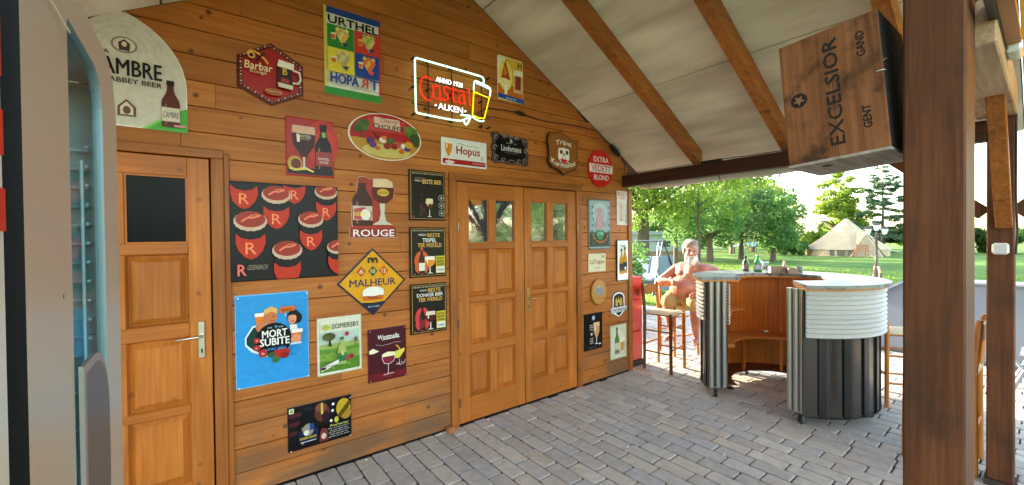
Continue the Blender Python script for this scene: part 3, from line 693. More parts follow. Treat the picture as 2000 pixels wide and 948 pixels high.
for x in (.0, .12, .33, .62, .7):
    for z in (.02, .23, .45): q.tube([(x, .052, z), (x, 0.0, z)], .008, bk_, 6)
q.build('support_grid', neon)
# cable from the neon sign
cb = MB(); cbm = mat('#2a1a12', .6)
cb.tube([(1.95, -.02, 2.66), (2.054, -.01, 2.722), (2.25, -.008, 2.74), (2.41, -.012, 2.742), (2.72, -.008, 2.718), (3.144, -.008, 2.742), (3.502, -.01, 2.742), (3.62, -.01, 2.66), (3.716, -.03, 2.60), (3.85, -.05, 2.50), (3.92, -.05, 2.40), (3.95, -.04, 2.30)], .0045, cbm, 6)
cb.tube([(2.36, -.016, 2.742), (2.40, -.018, 2.744), (2.45, -.018, 2.739), (2.49, -.016, 2.735)], [.008, .017, .017, .008], mat('#0f0c0a', .5), 8)
for i in range(13): cb.tube([(2.7+i*.07, -.012, 2.72+.012*sin(i)), (2.72+i*.07, -.013, 2.708+.012*sin(i))], .005, mat('#b84a30', .6), 5)
cb.tube([(3.70, -.035, 2.60), (3.76, -.04, 2.56), (3.84, -.045, 2.50)], [.02, .026, .02], mat('#0f0c0a', .5), 8)
tag(cb.build('string_cable'), 'thin dark cable with inline plug running along the planks right of the neon sign', 'cable')

# yellow and blue sign near the gable
rr = lambda r, u, v: [(u0+ru*cos(a), v0+rv*sin(a)) for (u0, v0, s0) in ((1-r/u, 1-r/v, 0), (r/u, 1-r/v, 1), (r/u, r/v, 2), (1-r/u, r/v, 3)) for a in [s0*pi/2+k*pi/6 for k in range(4)] for ru, rv in ((r/u, r/v),)]
s = Sign('tin_sign', 'small yellow tin sign with tumbler glasses and blue bottom band near the roof slope', 'sign', 2.171, 2.83, .296, .398, '#e8d4a0', rr(.02, .296, .398))
s.rect(.02, .1, .98, .36, '#c86a20'); s.rect(.3, .36, .98, .97, '#e2b23a'); s.poly([(.02, .97), (.02, .36), (.3, .36), (.3, .97)], '#efe6cc'); s.ell(.3, .56, .27, .34, '#f0d870'); s.poly([(.13, .5), (.3, .93), (.48, .5), (.3, .44)], '#a84a18', 'beer_glass'); s.poly([(.2, .55), (.28, .8), (.36, .6)], '#e07a2a', 'beer_glass'); s.ell(.28, .4, .2, .1, '#f4e2a0', 'beer_glass'); s.rect(.25, .14, .36, .34, '#f4ead8', 'beer_glass')
s.poly([(.6, .22), (.95, .22), (.97, .72), (.62, .74)], '#d8b088', 'beer_glass'); s.poly([(.66, .3), (.88, .3), (.9, .62), (.68, .62)], '#8a3a20', 'beer_glass'); s.rect(.6, .62, .98, .75, '#f0e4c8', 'beer_glass')
s.text('H', .78, .8, .92, .93, '#3a3020', .04); s.poly([(.0, .03), (1, .0), (1, .1), (.0, .13)], '#20509c'); s.text('BLANCHE', .3, .035, .7, .075, '#d8e0f0', .02); s.done()

# red square sign with goblet and bottle
s = Sign('tin_sign', 'square red tin sign with dark beer goblet beside a tall corked bottle', 'sign', .477, 2.005, .295, .385, '#a8241a')
s.ell(.75, .6, .35, .4, '#c03020'); s.ell(.8, .62, .2, .25, '#cc3a26'); s.rect(.03, .03, .97, .14, '#1a0d0c')
s.glass(.36, .12, .74, '#3a0f0c', '#d8a890', 'tulip', .5); s.text('KASTEEL', .23, .66, .52, .705, '#e8d8c0', .02); s.text('ROUGE', .27, .62, .48, .65, '#d8b888', .02)
s.bottle(.77, .1, .82, '#160a0c', '#9c3a38', '#1a1012', .33); s.rect(.735, .70, .815, .79, '#86b060', 'bottle'); s.text('KASTEEL', .65, .30, .89, .34, '#e8d8c8', .02); s.text('ROUGE', .68, .24, .86, .28, '#e8d8c8', .02)
s.ell(.17, .2, .15, .13, '#b8963c', 'gold_mask'); s.ell(.19, .2, .1, .085, '#6a2a14', 'gold_mask'); s.line([(.05, .12), (.2, .1), (.4, .12), (.55, .08)], .012, '#e0c860', 'gold_mask'); s.done()

# oval sign
ov = [(.5+.5*cos(a*2*pi/40), .5+.5*sin(a*2*pi/40)) for a in range(40)]
s = Sign('oval_sign', 'large oval tin sign with red sky, cherry orchard and two word title', 'sign', .868, 2.168, .558, .346, '#d8c8a8', ov, rim='#efe6d8')
sc_ = lambda k: [(.5+(u-.5)*k, .5+(v-.5)*k) for u, v in ov]
s.poly(sc_(.955), '#b8841f'); s.poly([(u, v) for u, v in sc_(.955) if v > .38], '#a8161a'); s.poly([(.25, .86), (.75, .88), (.8, .62), (.25, .6)], '#b83c34'); s.poly([(.33, .9), (.68, .9), (.7, .66), (.34, .68)], '#d8b4a0'); s.ell(.5, .2, .33, .14, '#c8b060')
s.text('Cherry', .40, .77, .64, .90, '#8a1c20', .005, shear=.35); s.text('CHOUFFE', .32, .655, .73, .76, '#1a1616', .035)
for u, v, r_, c in ((.17, .66, .085, '#4c6a26'), (.21, .74, .06, '#3c5a22'), (.12, .6, .06, '#3a5220'), (.85, .66, .1, '#4c6a26'), (.9, .55, .075, '#344a20'), (.8, .72, .06, '#5c7a2c'), (.92, .42, .05, '#3a4a1e')): s.ell(u, v, r_, r_*1.35, c, 'tree', 9)
s.rect(.165, .42, .185, .56, '#6a3418', 'tree'); s.poly([(.3, .6), (.33, .58), (.42, .42), (.38, .4)], '#7a1414', 'ladle')
for u, v, c, r_ in ((.28, .38, '#4a2c6a', .055), (.31, .3, '#5a3478', .05), (.44, .42, '#e0d4c4', .05), (.5, .30, '#8c1418', .05), (.6, .31, '#8c1418', .05), (.55, .42, '#4a5a26', .05), (.67, .36, '#b84a3a', .05), (.73, .34, '#e0d8d0', .045), (.78, .29, '#50307a', .045), (.37, .24, '#c85a2a', .035), (.7, .22, '#c8602a', .04), (.8, .38, '#c8941e', .06), (.46, .47, '#c8702e', .035)): s.ell(u, v, r_, r_*1.3, c, 'fruit_heap', 9)
s.done()

# white lettered sign
s = Sign('tin_sign', 'small white tin sign with red gothic word, tall beer glass and red lower stripe', 'sign', 1.60, 2.185, .445, .226, '#dcd8d0', rr(.01, .445, .226))
s.rect(.03, .06, .97, .24, '#a01e22'); s.text('Hopus', .32, .36, .84, .74, '#a81c22', .045); s.line([(.3, .8), (.4, .84), (.55, .78), (.7, .8), (.82, .78)], .004, '#7a8a7a'); s.glass(.15, .1, .84, '#d8822a', '#f0dcc4', 'tulip', .36); s.ell(.17, .12, .1, .06, '#e8c8c0')
for a in range(5): s.ell(.885+.03*cos(a*1.256), .36+.06*sin(a*1.256), .011, .02, '#4a6a4a', n=6)
s.text('PRIMUS BIERE BLONDE', .66, .13, .94, .165, '#f0d8d4', .01); s.done()

# ornate black sign
orn = [(.06, .98), (.2, 1), (.3, .93), (.5, .96), (.68, .92), (.8, .95), (.95, .9), (1, .75), (.95, .6), (1, .42), (.97, .2), (1, .06), (.85, .01), (.7, .05), (.5, .02), (.3, .05), (.12, .01), (0, .1), (.04, .3), (0, .5), (.05, .7), (0, .88)]
s = Sign('ornate_sign', 'black scalloped sign with pinkish scrollwork and silver lettering', 'sign', 2.09, 2.247, .437, .288, '#0e0b0c', orn, rim='#3a2a24')
for k, cc in ((.93, '#9a8078'), (.86, '#8a746c')): s.line([(.5+(u-.5)*k, .5+(v-.5)*k) for u, v in orn], .0035, cc, 'scrollwork', True)
for u, v in ((.14, .82), (.86, .78), (.13, .2), (.86, .18), (.35, .85), (.66, .83), (.1, .5), (.9, .5), (.3, .14), (.7, .13), (.5, .88)):
    for k in (.05, .028): s.line([(u+k*cos(a), v+k*1.5*sin(a)) for a in [i*pi/5 for i in range(9)]], .0035, '#a88c84', 'scrollwork')
s.poly([(.2, .2), (.8, .2), (.84, .4), (.84, .66), (.78, .8), (.22, .8), (.16, .66), (.16, .4)], '#060505'); s.text('Lindemans', .24, .42, .76, .60, '#d0ccc8', .02); s.text('ANNO   1822', .36, .655, .64, .69, '#b0a8a4', .01); s.text('B', .47, .7, .53, .79, '#d8d4d0', .03); s.text('FAMILLE BRASSEUR', .32, .35, .68, .385, '#7a706c', .01); s.ell(.5, .13, .1, .06, '#2a2220'); s.text('BROUWERIJ', .43, .11, .57, .15, '#a89890', .01); s.done()

# copper shield
sh = [(.06, .93), (.28, .95), (.42, 1), (.55, .93), (.75, .84), (1, .86), (.96, .66), (.95, .5), (.97, .3), (.9, .17), (.68, .09), (.5, 0), (.36, .1), (.14, .16), (.02, .27), (.05, .5), (.0, .75)]
s = Sign('shield_sign', 'copper brown shield shaped sign with white gothic words and red white crest', 'sign', 2.735, 2.205, .44, .44, '#8e5522', sh, t=.012, off=-.03, rim='#2a140a', gloss=.4)
s.line([(.5+(u-.5)*.95, .48+(v-.48)*.95) for u, v in sh], .004, '#4a2410', 'border', True)
s.text('Tripel', .26, .62, .74, .76, '#ece2d0', .02, bend=.35); s.text('Karmeliet', .12, .26, .88, .38, '#ece2d0', .02, bend=-.75)
s.poly([(.33, .6), (.5, .62), (.67, .6), (.68, .38), (.6, .29), (.5, .26), (.4, .29), (.32, .38)], '#e8e0d4', 'crest'); s.ell(.42, .52, .045, .05, '#7a2426', 'crest'); s.ell(.6, .52, .045, .05, '#2f4438', 'crest'); s.poly([(.5, .52), (.56, .4), (.5, .27), (.44, .4)], '#c02428', 'crest'); s.poly([(.38, .36), (.62, .36), (.58, .29), (.5, .265), (.42, .29)], '#c02428', 'crest'); s.poly([(.44, .44), (.56, .44), (.5, .34)], '#e8e0d4', 'crest')
s.done()
q = MB(); 
# round sign
cir = [(.5+.5*cos(a*2*pi/36), .5+.5*sin(a*2*pi/36)) for a in range(36)]
s = Sign('round_sign', 'round red sign with white band and three lines of block lettering', 'sign', 3.348, 2.125, .402, .408, '#c61f1d', cir, t=.018)
s.rect(.025, .385, .975, .61, '#e4d8d0'); s.text('EXTRA', .2, .67, .8, .81, '#efe4dc', .02); s.text('VEDETT', .1, .42, .9, .58, '#b8241f', .025); s.text('BLOND', .2, .19, .8, .33, '#efe4dc', .025); s.done()

# large black panel with bottle caps
s = Sign('canvas_print', 'big square black panel with crown capped bottle necks and red lettered labels', 'wall print', .168, 1.330, .618, .612, '#120d0e', t=.02, off=-.004, gloss=.4)
def neck(u, v, r, part='bottle_neck'):
    # v = cap centre; red shield label below
    c1 = [(u+r*a, v-r*b) for a, b in ((-.97, 1.15), (-.6, 1.5), (0, 1.62), (.6, 1.5), (.97, 1.15), (1.0, 1.9), (.8, 2.5), (.4, 3.0), (0, 3.18), (-.4, 3.0), (-.8, 2.5), (-1.0, 1.9))]
    clip = lambda P: [(min(max(a, .008), .992), min(max(b, .008), .992)) for a, b in P]
    P = clip(c1)
    if max(p[1] for p in P)-min(p[1] for p in P) > .02: s.poly(P, '#b82c12', part)
    for th, cc in ((.012, '#f08a5a'),):
        if .03 < u < .97 and .05 < v-2.25*r < .9: s.text('R', u-.36*r, v-2.75*r, u+.36*r, v-1.85*r, cc, .01, 'lettering')
    if v < 1.05:
        P = clip([(u+r*a, v-r*b) for a, b in ((-.93, .2), (-.93, 1.12), (-.6, 1.48), (0, 1.62), (.6, 1.48), (.93, 1.12), (.93, .2))]); s.poly(P, '#0c090a', 'neck_foil')
        P = clip([(u+1.13*r*cos(a*pi/16)*(1.0 if a % 2 else .97), v-.18*r+.80*r*sin(a*pi/16)*(1.0 if a % 2 else .93)) for a in range(32)])
        s.poly(P, '#c8a890', 'cap_edge'); P = clip([(u+1.0*r*cos(a*pi/12), v-.02*r+.64*r*sin(a*pi/12)) for a in range(24)]); s.poly(P, '#96301f', 'cap_top')
        s.line(clip([(u-.6*r, v-.2*r), (u-.2*r, v+.1*r), (u+.2*r, v+.12*r), (u+.65*r, v+.3*r)]), .011, '#e87a58', 'cap_print'); s.line(clip([(u-.45*r, v-.05*r), (u+.1*r, v+.32*r), (u+.5*r, v+.36*r)]), .005, '#e87a58', 'cap_print')
for u, v, r_ in ((.12, 1.1, .118), (.57, 1.13, .105), (.40, .90, .118), (.88, .955, .105), (.17, .625, .128), (.72, .65, .112), (.49, .325, .125), (.985, .345, .10)): neck(u, v, r_)
s.text('R', .055, .06, .125, .17, '#e06a5a', .05); s.text('ODENBACH', .13, .115, .30, .165, '#8a7a68', .02, shear=.3); s.done()

# cut-out bottle and goblet sign
cut = [(.0, 0), (1, 0), (1, .17), (.97, .175), (.9, .2), (.76, .235), (.74, .44), (.78, .58), (.94, .67), (.97, .82), (.93, .92), (.8, .985), (.5, .985), (.42, .96), (.38, .985), (.3, 1.0), (.18, .98), (.16, .86), (.14, .72), (.05, .55), (.04, .3), (.06, .17), (0, .165)]
s = Sign('cutout_sign', 'cut-out tin sign of brown bottle and round goblet above a red banner', 'sign', .868, 1.588, .35, .45, '#a03224', cut, rim='#c8a08a')
s.bottle(.27, .2, .76, '#3c1a10', '#c8b4a8', '#8a3a24', .42); s.poly([(.1, .3), (.44, .3), (.46, .42), (.3, .5), (.09, .47)], '#b84a40', 'bottle'); s.ell(.33, .38, .1, .09, '#e8e0d8', 'bottle'); s.text('KASTEEL', .09, .36, .34, .42, '#e8d44a', .03, shear=.1)
s.poly([(.5, .9), (.46, .75), (.5, .64), (.64, .57), (.76, .57), (.9, .66), (.93, .8), (.9, .92)], '#5a1e12', 'goblet'); s.poly([(.49, .96), (.48, .83), (.92, .84), (.9, .94), (.75, .98)], '#dcbf94', 'goblet'); s.poly([(.62, .57), (.74, .57), (.72, .4), (.76, .28), (.9, .22), (.46, .22), (.6, .28), (.64, .4)], '#c8c0b0', 'goblet'); s.ell(.7, .75, .13, .06, '#c8a838', 'goblet'); s.text('KASTEEL', .61, .73, .8, .765, '#5a1a10', .02)
s.rect(.02, .015, .98, .155, '#8c2620'); s.text('ROUGE', .07, .03, .93, .14, '#e8e4e0', .04); s.done()

# diamond sign
s = Sign('diamond_sign', 'yellow diamond shaped sign with dark blue name, small lozenges and frothy glass', 'sign', .778, 1.022, .502, .494, '#1c2340', [(.5, 1), (1, .5), (.5, 0), (0, .5)], rim='#3a3428')
s.poly([(.5, .965), (.965, .5), (.5, .035), (.035, .5)], '#d8980f'); s.poly([(.5, .035), (.68, .205), (.5, .19), (.32, .205)], '#1a2238')
s.text('MALHEUR', .17, .44, .84, .545, '#1d2250', .035, shear=.0)
for u, t in ((.335, '6'), (.5, '10'), (.66, '12')): s.poly([(u, .74), (u+.068, .66), (u, .58), (u-.068, .66)], '#b85024' if u != .5 else '#4a5238', 'lozenge'); s.text(t, u-.03, .63, u+.03, .69, '#f0d8a0', .02)
s.text('m', .43, .78, .57, .86, '#2a2420', .05); s.line([(.45, .86), (.5, .80), (.55, .86)], .008, '#2a2420')
s.poly([(.36, .235), (.64, .235), (.66, .37), (.34, .37)], '#c85c1c', 'beer_glass'); s.ell(.5, .36, .155, .07, '#e8e2d6', 'beer_glass'); s.rect(.345, .30, .655, .36, '#e8e2d6', 'beer_glass'); s.text('MAL', .43, .255, .57, .29, '#1a1614', .04); s.text('BROUWERIJ', .42, .12, .58, .15, '#c8ccd8', .01); s.done()

# three black framed award posters
def award(z, label, lines, glow, bot, extra):
    s = Sign('framed_poster', label, 'framed poster', 1.315, z, .311, .392, '#17130f', t=.016, off=-.006, group='black framed award posters left of the double door', rim='#0a0806')
    s.frame(.012, .004, '#c8a050', 'border'); s.text('BELGISCHE BROUWERIJ PROEFT', .08, .915, .93, .945, '#cfc0a0', .02)
    for t, u0, v0, u1, v1, c in lines: s.text(t, u0, v0, u1, v1, c, .035)
    if glow: s.ell(.3, .33, .2, .2, glow, 'glow'); s.ell(.3, .2, .19, .14, glow, 'glow')
    extra(s); s.ell(.09, .07, .02, .015, '#b84a30'); s.ell(.5, .995, .012, .01, '#8a6a40', 'hanger', 8); s.done(); return s
def badge(s):
    s.rect(.68, .07, .94, .42, '#c8b030', 'badge'); s.rect(.695, .08, .925, .20, '#d8d8c8', 'badge')
    for i, t in enumerate(('WORLD', 'BEER', 'AWARDS')): s.text(t, .70, .345-i*.062, .92, .39-i*.062, '#1a1a10', .03)
    s.text('WINNER', .72, .12, .9, .15, '#3a3a28', .02)
def e1(s):
    s.bottle(.33, .08, .45, '#241510', '#3a2418', '#3a2c20', .28); s.glass(.53, .07, .36, '#4a1c10', '#d8c8a0', 'goblet', .45); s.rect(.42, .33, .62, .38, '#d8c8a0')
    for i in range(3): s.line([(.86+.075*cos(a*pi/9), .46-i*.155+.06*sin(a*pi/9)) for a in range(18)], .003, '#c0b8a8', 'medal', True); s.ell(.86, .46-i*.155, .025, .03, '#b8b0a0', 'medal')
award(1.726, 'top black framed poster with gold two word title and three round medals', [('VERKOZEN TOT', .14, .83, .42, .85, '#a89878'), ('WERELDS', .14, .77, .32, .805, '#d8d0c0'), ('BESTE BIER', .35, .735, .88, .82, '#e0b860')], None, 0, e1)
def e2(s): s.bottle(.3, .07, .52, '#3a1c10', '#e0d8c8', '#a85a3a', .26); s.glass(.52, .07, .34, '#d88a2a', '#ece0d0', 'goblet', .7); badge(s)
award(1.278, 'middle black framed poster with orange glow, golden beer glass and yellow badge', [('WERELDS', .22, .83, .44, .87, '#d8d0c0'), ('BESTE', .47, .805, .82, .88, '#d8a850'), ('TRIPEL', .33, .70, .72, .78, '#e8e4dc'), ('TER WERELD', .2, .60, .86, .68, '#d8a850')], '#c8552e', 0, e2)
def e3(s): s.bottle(.3, .07, .5, '#3a0f10', '#7a2420', '#2a1014', .26); s.glass(.52, .07, .36, '#4a1214', '#d8c4b4', 'goblet', .62); badge(s)
award(.834, 'lowest black framed poster with pink glow, dark beer glass and yellow badge', [('WERELDS', .24, .85, .44, .88, '#d8d0c0'), ('BESTE', .47, .825, .82, .90, '#d8a850'), ('DONKER BIER', .16, .735, .88, .805, '#e8e4dc'), ('TER WERELD', .2, .64, .86, .715, '#d8a850')], '#c83c40', 0, e3)

# light blue sign
s = Sign('tin_sign', 'large sky blue tin sign with round black badge between two toasting drinkers', 'sign', .186, .668, .409, .575, '#2f8fcf', rim='#6ab4e4', gloss=.28)
s.poly([(.12, .46), (.2, .38), (.42, .3), (.5, .5), (.4, .68), (.22, .66), (.12, .54)], '#d8e4e8'); s.poly([(.14, .465), (.24, .39), (.42, .32), (.5, .5), (.4, .66), (.23, .64), (.14, .535)], '#1c3a34')
s.ell(.45, .74, .10, .085, '#c8744a', 'man_face'); s.poly([(.35, .76), (.38, .83), (.48, .855), (.56, .82), (.55, .775), (.46, .80)], '#d8a860', 'man_hair'); s.ell(.5, .745, .012, .008, '#3a2018', 'man_face'); s.line([(.45, .695), (.52, .70)], .004, '#7a2c20', 'man_face')
s.poly([(.26, .68), (.36, .67), (.37, .78), (.26, .775)], '#d8772e', 'left_mug'); s.rect(.25, .755, .37, .795, '#efe4d4', 'left_mug'); s.ell(.33, .64, .07, .055, '#c87850', 'hand')
s.ell(.78, .715, .09, .085, '#14161c', 'woman_hair'); s.ell(.85, .70, .05, .06, '#14161c', 'woman_hair'); s.ell(.76, .70, .06, .065, '#d8906a', 'woman_face'); s.poly([(.68, .735), (.8, .80), (.84, .72), (.78, .74)], '#14161c', 'woman_hair'); s.line([(.735, .665), (.785, .67)], .006, '#a02820', 'woman_face'); s.poly([(.72, .63), (.82, .63), (.86, .5), (.74, .5)], '#e0dcd4')
s.poly([(.58, .765), (.80, .79), (.80, .845), (.58, .84)], '#c8682a'); s.text('BRUXELLES', .61, .79, .76, .815, '#5a2410', .02); s.rect(.655, .73, .67, .77, '#d8d0c4'); 
s.ell(.5, .49, .245, .185, '#0d0f12', 'badge'); s.ell(.27, .5, .04, .03, '#b8322c'); s.ell(.27, .42, .045, .03, '#b8322c'); s.ell(.35, .355, .06, .045, '#b02824'); s.ell(.6, .335, .12, .05, '#a8281e'); s.ell(.64, .30, .06, .035, '#8a2018'); s.ell(.46, .325, .05, .03, '#2a5a34'); s.ell(.52, .265, .05, .035, '#3c6a34')
for a, b in ((.34, .36), (.36, .35), (.34, .345), (.27, .5), (.26, .42)): s.ell(a, b, .008, .006, '#f0d8d0', n=6)
s.text('MORT', .34, .52, .68, .60, '#ece8e0', .05); s.text('SUBITE', .31, .43, .71, .51, '#ece8e0', .05); s.text('LAMBIC BEERS', .38, .375, .66, .405, '#3c8cc8', .03); s.text('1686', .41, .62, .47, .635, '#c8d4dc', .02); s.text('1928', .56, .62, .62, .635, '#c8d4dc', .02); s.poly([(.5, .645), (.55, .645), (.525, .61)], '#3c8cc8')
s.poly([(.74, .45), (.87, .47), (.89, .56), (.75, .56)], '#c8763a', 'right_mug'); s.rect(.74, .54, .9, .58, '#f0ece4', 'right_mug'); s.ell(.80, .47, .075, .05, '#d8906a', 'hand'); s.rect(.72, .41, .88, .43, '#b8d4e4'); s.line([(.78+.06*cos(a*pi/8), .34+.045*sin(a*pi/8)) for a in range(16)], .003, '#2470a8', 'stamp', True); s.screws('#d8e8f0'); s.done()

# landscape sign
s = Sign('tin_sign', 'cream bordered tin sign showing a cider bottle on a green meadow with tree and apples', 'sign', .645, .65, .296, .394, '#ddd8c0', rim='#c8c4a8')
s.rect(.05, .05, .95, .75, '#7a9a3c'); s.rect(.05, .52, .95, .75, '#b8c8b8'); s.rect(.05, .46, .95, .54, '#9aac5a'); s.poly([(.05, .05), (.95, .05), (.95, .26), (.5, .22), (.05, .25)], '#55822a'); s.poly([(.05, .46), (.4, .42), (.95, .48), (.95, .40), (.05, .38)], '#5c8a30')
for i in range(40): s.ell(random.uniform(.07, .93), random.uniform(.06, .4), .02, .012, random.choice(['#3f6a22', '#8aa844', '#6a9234']), 'grass_tuft', 6)
s.ell(.24, .68, .14, .07, '#4a4a26', 'tree'); s.ell(.2, .66, .08, .05, '#5a5a30', 'tree'); s.poly([(.22, .52), (.3, .5), (.27, .64), (.24, .64)], '#3c2c18', 'tree'); s.rect(.8, .54, .88, .62, '#6a5a44', 'mill'); s.rect(.815, .48, .83, .56, '#5a4a38', 'mill'); s.rect(.86, .48, .87, .56, '#5a4a38', 'mill')
s.bottle(.52, .17, .48, '#9cae5c', '#2f6a44', '#3c6a48', .3); s.ell(.53, .37, .04, .045, '#b8c46a', 'bottle'); s.ell(.66, .27, .055, .045, '#b03a34', 'apple'); s.ell(.73, .29, .05, .04, '#8a2430', 'apple'); s.ell(.63, .7, .05, .04, '#a02c3a', 'apple'); s.poly([(.06, .17), (.44, .27), (.44, .2), (.06, .1)], '#e0dcd0'); s.text('BORN IN DENMARK', .12, .165, .4, .19, '#6a2a4a', .02); s.ell(.1, .15, .06, .025, '#5a2444')
s.poly([(.09, .86), (.15, .91), (.24, .88), (.26, .84), (.18, .8), (.11, .82)], '#a8b83a', 'logo_leaf'); s.text('SOMERSBY.', .30, .815, .93, .90, '#2a4a34', .035); s.frame(.008, .002, '#8a9a6a'); s.screws(); s.done()

# maroon sign
s = Sign('tin_sign', 'dark maroon tin sign with sketched goblets, lemon slice and white name', 'sign', .986, .528, .293, .392, '#441019', rim='#5a1c26')
s.rect(.03, .03, .97, .15, '#6c1420'); s.text('Westmalle', .24, .79, .80, .87, '#ece4e0', .035, shear=.1); s.line([(.35, .775), (.82, .79)], .004, '#ece4e0'); s.line([(.2, .70), (.35, .67), (.55, .68), (.7, .70), (.85, .69)], .0025, '#c8a8a8')
s.poly([(.02, .6), (.12, .64), (.28, .57), (.14, .54), (.03, .545)], '#e8dcb4', 'cheese'); s.poly([(.56, .5), (.62, .4), (.8, .38), (.94, .5), (.95, .56)], '#d8c84a', 'lemon'); s.line([(.72, .64), (.78, .6), (.84, .52)], .008, '#e0a838', 'lemon')
s.poly([(.35, .46), (.68, .46), (.66, .36), (.57, .31), (.46, .31), (.37, .36)], '#7a1c30', 'goblet'); s.poly([(.35, .45), (.69, .45), (.67, .52), (.5, .54), (.37, .51)], '#e8e0b0', 'goblet')
for pp in ([(.35, .5), (.35, .42), (.4, .33), (.48, .31), (.56, .31), (.65, .35), (.69, .42), (.69, .5)], [(.51, .31), (.5, .12)], [(.38, .11), (.5, .12), (.65, .12)], [(.8, .36), (.8, .26), (.7, .27)], [(.74, .3), (.82, .25), (.93, .27), (.96, .33)]): s.line(pp, .004, '#e4d0d0', 'goblet_outline')
s.text('Bier', .84, .285, .91, .31, '#e4d0d0', .01); s.screws('#a87a80'); s.done()

# dark horizontal sign low on wall
s = Sign('tin_sign', 'dark landscape format tin sign with black bottle and yellow blur, lowest on the planks', 'sign', .461, .192, .402, .292, '#0e0a0c', rim='#1a1414')
for v in (.76, .56, .36): s.rect(.02, v, .2, v+.09, '#4a1a20'); 
s.rect(.02, .86, .09, .97, '#d8d8a8'); s.rect(.035, .88, .075, .95, '#6a8a2a'); s.ell(.52, .72, .12, .2, '#5a2c26'); s.ell(.5, .86, .09, .1, '#7a4438'); s.poly([(.50, .95), (.53, .96), (.54, .68), (.5, .7)], '#c8b048'); s.ell(.57, .62, .06, .12, '#2a1020')
s.bottle(.30, .06, .88, '#08090e', '#141c38', '#181c22', .5); s.ell(.30, .42, .085, .14, '#8a8474', 'bottle'); s.rect(.32, .40, .39, .54, '#20407c', 'bottle'); s.ell(.27, .36, .04, .06, '#d8d4c8', 'bottle'); s.text('GOUDEN CAROLUS', .17, .22, .42, .27, '#d8b42c', .04); s.rect(.18, .155, .42, .17, '#c8ccd4', 'bottle')
s.ell(.86, .74, .12, .22, '#b89a18', 'yellow_blur'); s.ell(.9, .6, .09, .14, '#a07824', 'yellow_blur'); s.line([(.78, .55), (.97, .85)], .03, '#5a4410', 'yellow_blur')
for u, v in ((.69, .88), (.68, .73), (.655, .5)): s.ell(u, v, .022, .032, '#e8e4e0', 'bokeh')
s.ell(.74, .50, .035, .07, '#b8b030', 'bokeh'); s.rect(.6, .12, .97, .4, '#121212'); s.text('Proef het bier', .64, .36, .94, .41, '#d8d070', .02)
for i in range(5): s.text(['Een uniek speciaalbier', 'uit het hart van', 'de stad, gebrouwen', 'met passie en', 'geduld op het anker'][i], .61+.02*(i % 2), .31-.048*i, .95-.03*(i % 2), .335-.048*i, '#d4d0cc', .02)
s.poly([(.46, .08), (.6, .08), (.59, .35), (.5, .4), (.47, .3)], '#6a2c26', 'goblet'); s.ell(.53, .2, .04, .07, '#d0a8a0', 'goblet'); s.screws(); s.done()

# right panel signs
s = Sign('tin_sign', 'tall faded pale blue poster sign with pink figure in dark ornamental border', 'sign', 3.352, 1.446, .366, .545, '#8fa4ae', rr(.02, .366, .545), rim='#3a4438', gloss=.25)
s.frame(.012, .008, '#3a4034', 'border'); s.rect(.05, .05, .95, .34, '#3c4438'); s.ell(.5, .72, .34, .22, '#a8bcc8'); s.ell(.5, .76, .13, .085, '#b88e9c', 'figure'); s.poly([(.4, .72), (.6, .72), (.68, .5), (.6, .4), (.4, .4), (.32, .5)], '#b88a94', 'figure'); s.line([(.36, .82), (.3, .7), (.36, .58), (.3, .46)], .012, '#8a98a8', 'hair_wave'); s.line([(.64, .82), (.7, .7), (.64, .58), (.7, .46)], .012, '#8a98a8', 'hair_wave')
s.poly([(.32, .38), (.68, .38), (.66, .24), (.5, .17), (.34, .24)], '#2c7a52', 'shield'); s.text('1795', .38, .28, .62, .34, '#9cd8b4', .02)
for a in range(14): t_ = pi*1.08+a*pi*.84/13; s.ell(.5+.32*cos(t_), .34+.2*sin(t_), .03, .022, '#b03c34' if a % 2 else '#c8805a', 'flower', 7)
for u in (.14, .86):
    for k in range(7): s.ell(u+.02*sin(k*2), .12+k*.12, .03, .03, '#51604c', 'scroll', 7)
s.done()
s = Sign('tin_sign', 'narrow white upright sign with red heading beside the cabin corner, topmost there', 'sign', 3.83, 1.715, .193, .392, '#d4ccc4', gloss=.3)
s.text('RED', .12, .85, .9, .96, '#c24a3a', .04); s.text('BIER', .3, .76, .8, .82, '#c87a60', .02); s.poly([(.75, .05), (.97, .05), (.97, .75), (.85, .6)], '#9a948c'); s.text('BREWED', .25, .12, .5, .66, '#c86a5a', .02, rot=90); s.text('IN BELGIUM', .55, .1, .68, .6, '#c88a7a', .01, rot=90); s.done()
s = Sign('tin_sign', 'small cream sign with brown medieval lettering under the faded blue poster', 'sign', 3.345, 1.20, .286, .2, '#d0c6a6')
s.text('LaTrappe', .1, .36, .9, .68, '#8a6424', .03); s.text('TRAPPIST', .35, .18, .65, .25, '#8a7444', .02); s.ell(.83, .82, .05, .07, '#8a6a34'); s.frame(.006, .002, '#a89868'); s.done()
s = Sign('wooden_plaque', 'oval wooden plaque with blue grey painted name', 'plaque', 3.372, .838, .248, .286, W_DOOR if False else '#b07a3a', ov, t=.02, rim='#8a5a26')
s.poly(sc_(.84), '#c28e4c'); s.poly(sc_(.80), '#b88244'); s.ell(.5, .55, .28, .2, '#a8a08c', 'painted_badge'); s.text('BRUGSE', .3, .58, .7, .66, '#5a6c8c', .03); s.text('ZOT', .26, .46, .74, .57, '#4a5c84', .05); s.text('BLOND BIER', .3, .38, .7, .43, '#5a6c8c', .02); s.line([(.2, .3), (.5, .22), (.8, .3)], .004, '#8a5a26'); s.done()
s = Sign('mirror_sign', 'black edged white upright sign with two golden bottles, on a slight lean near the corner', 'sign', 3.815, 1.074, .21, .47, '#e4e2dc', t=.012, off=-.006, rim='#15120f', gloss=.15)
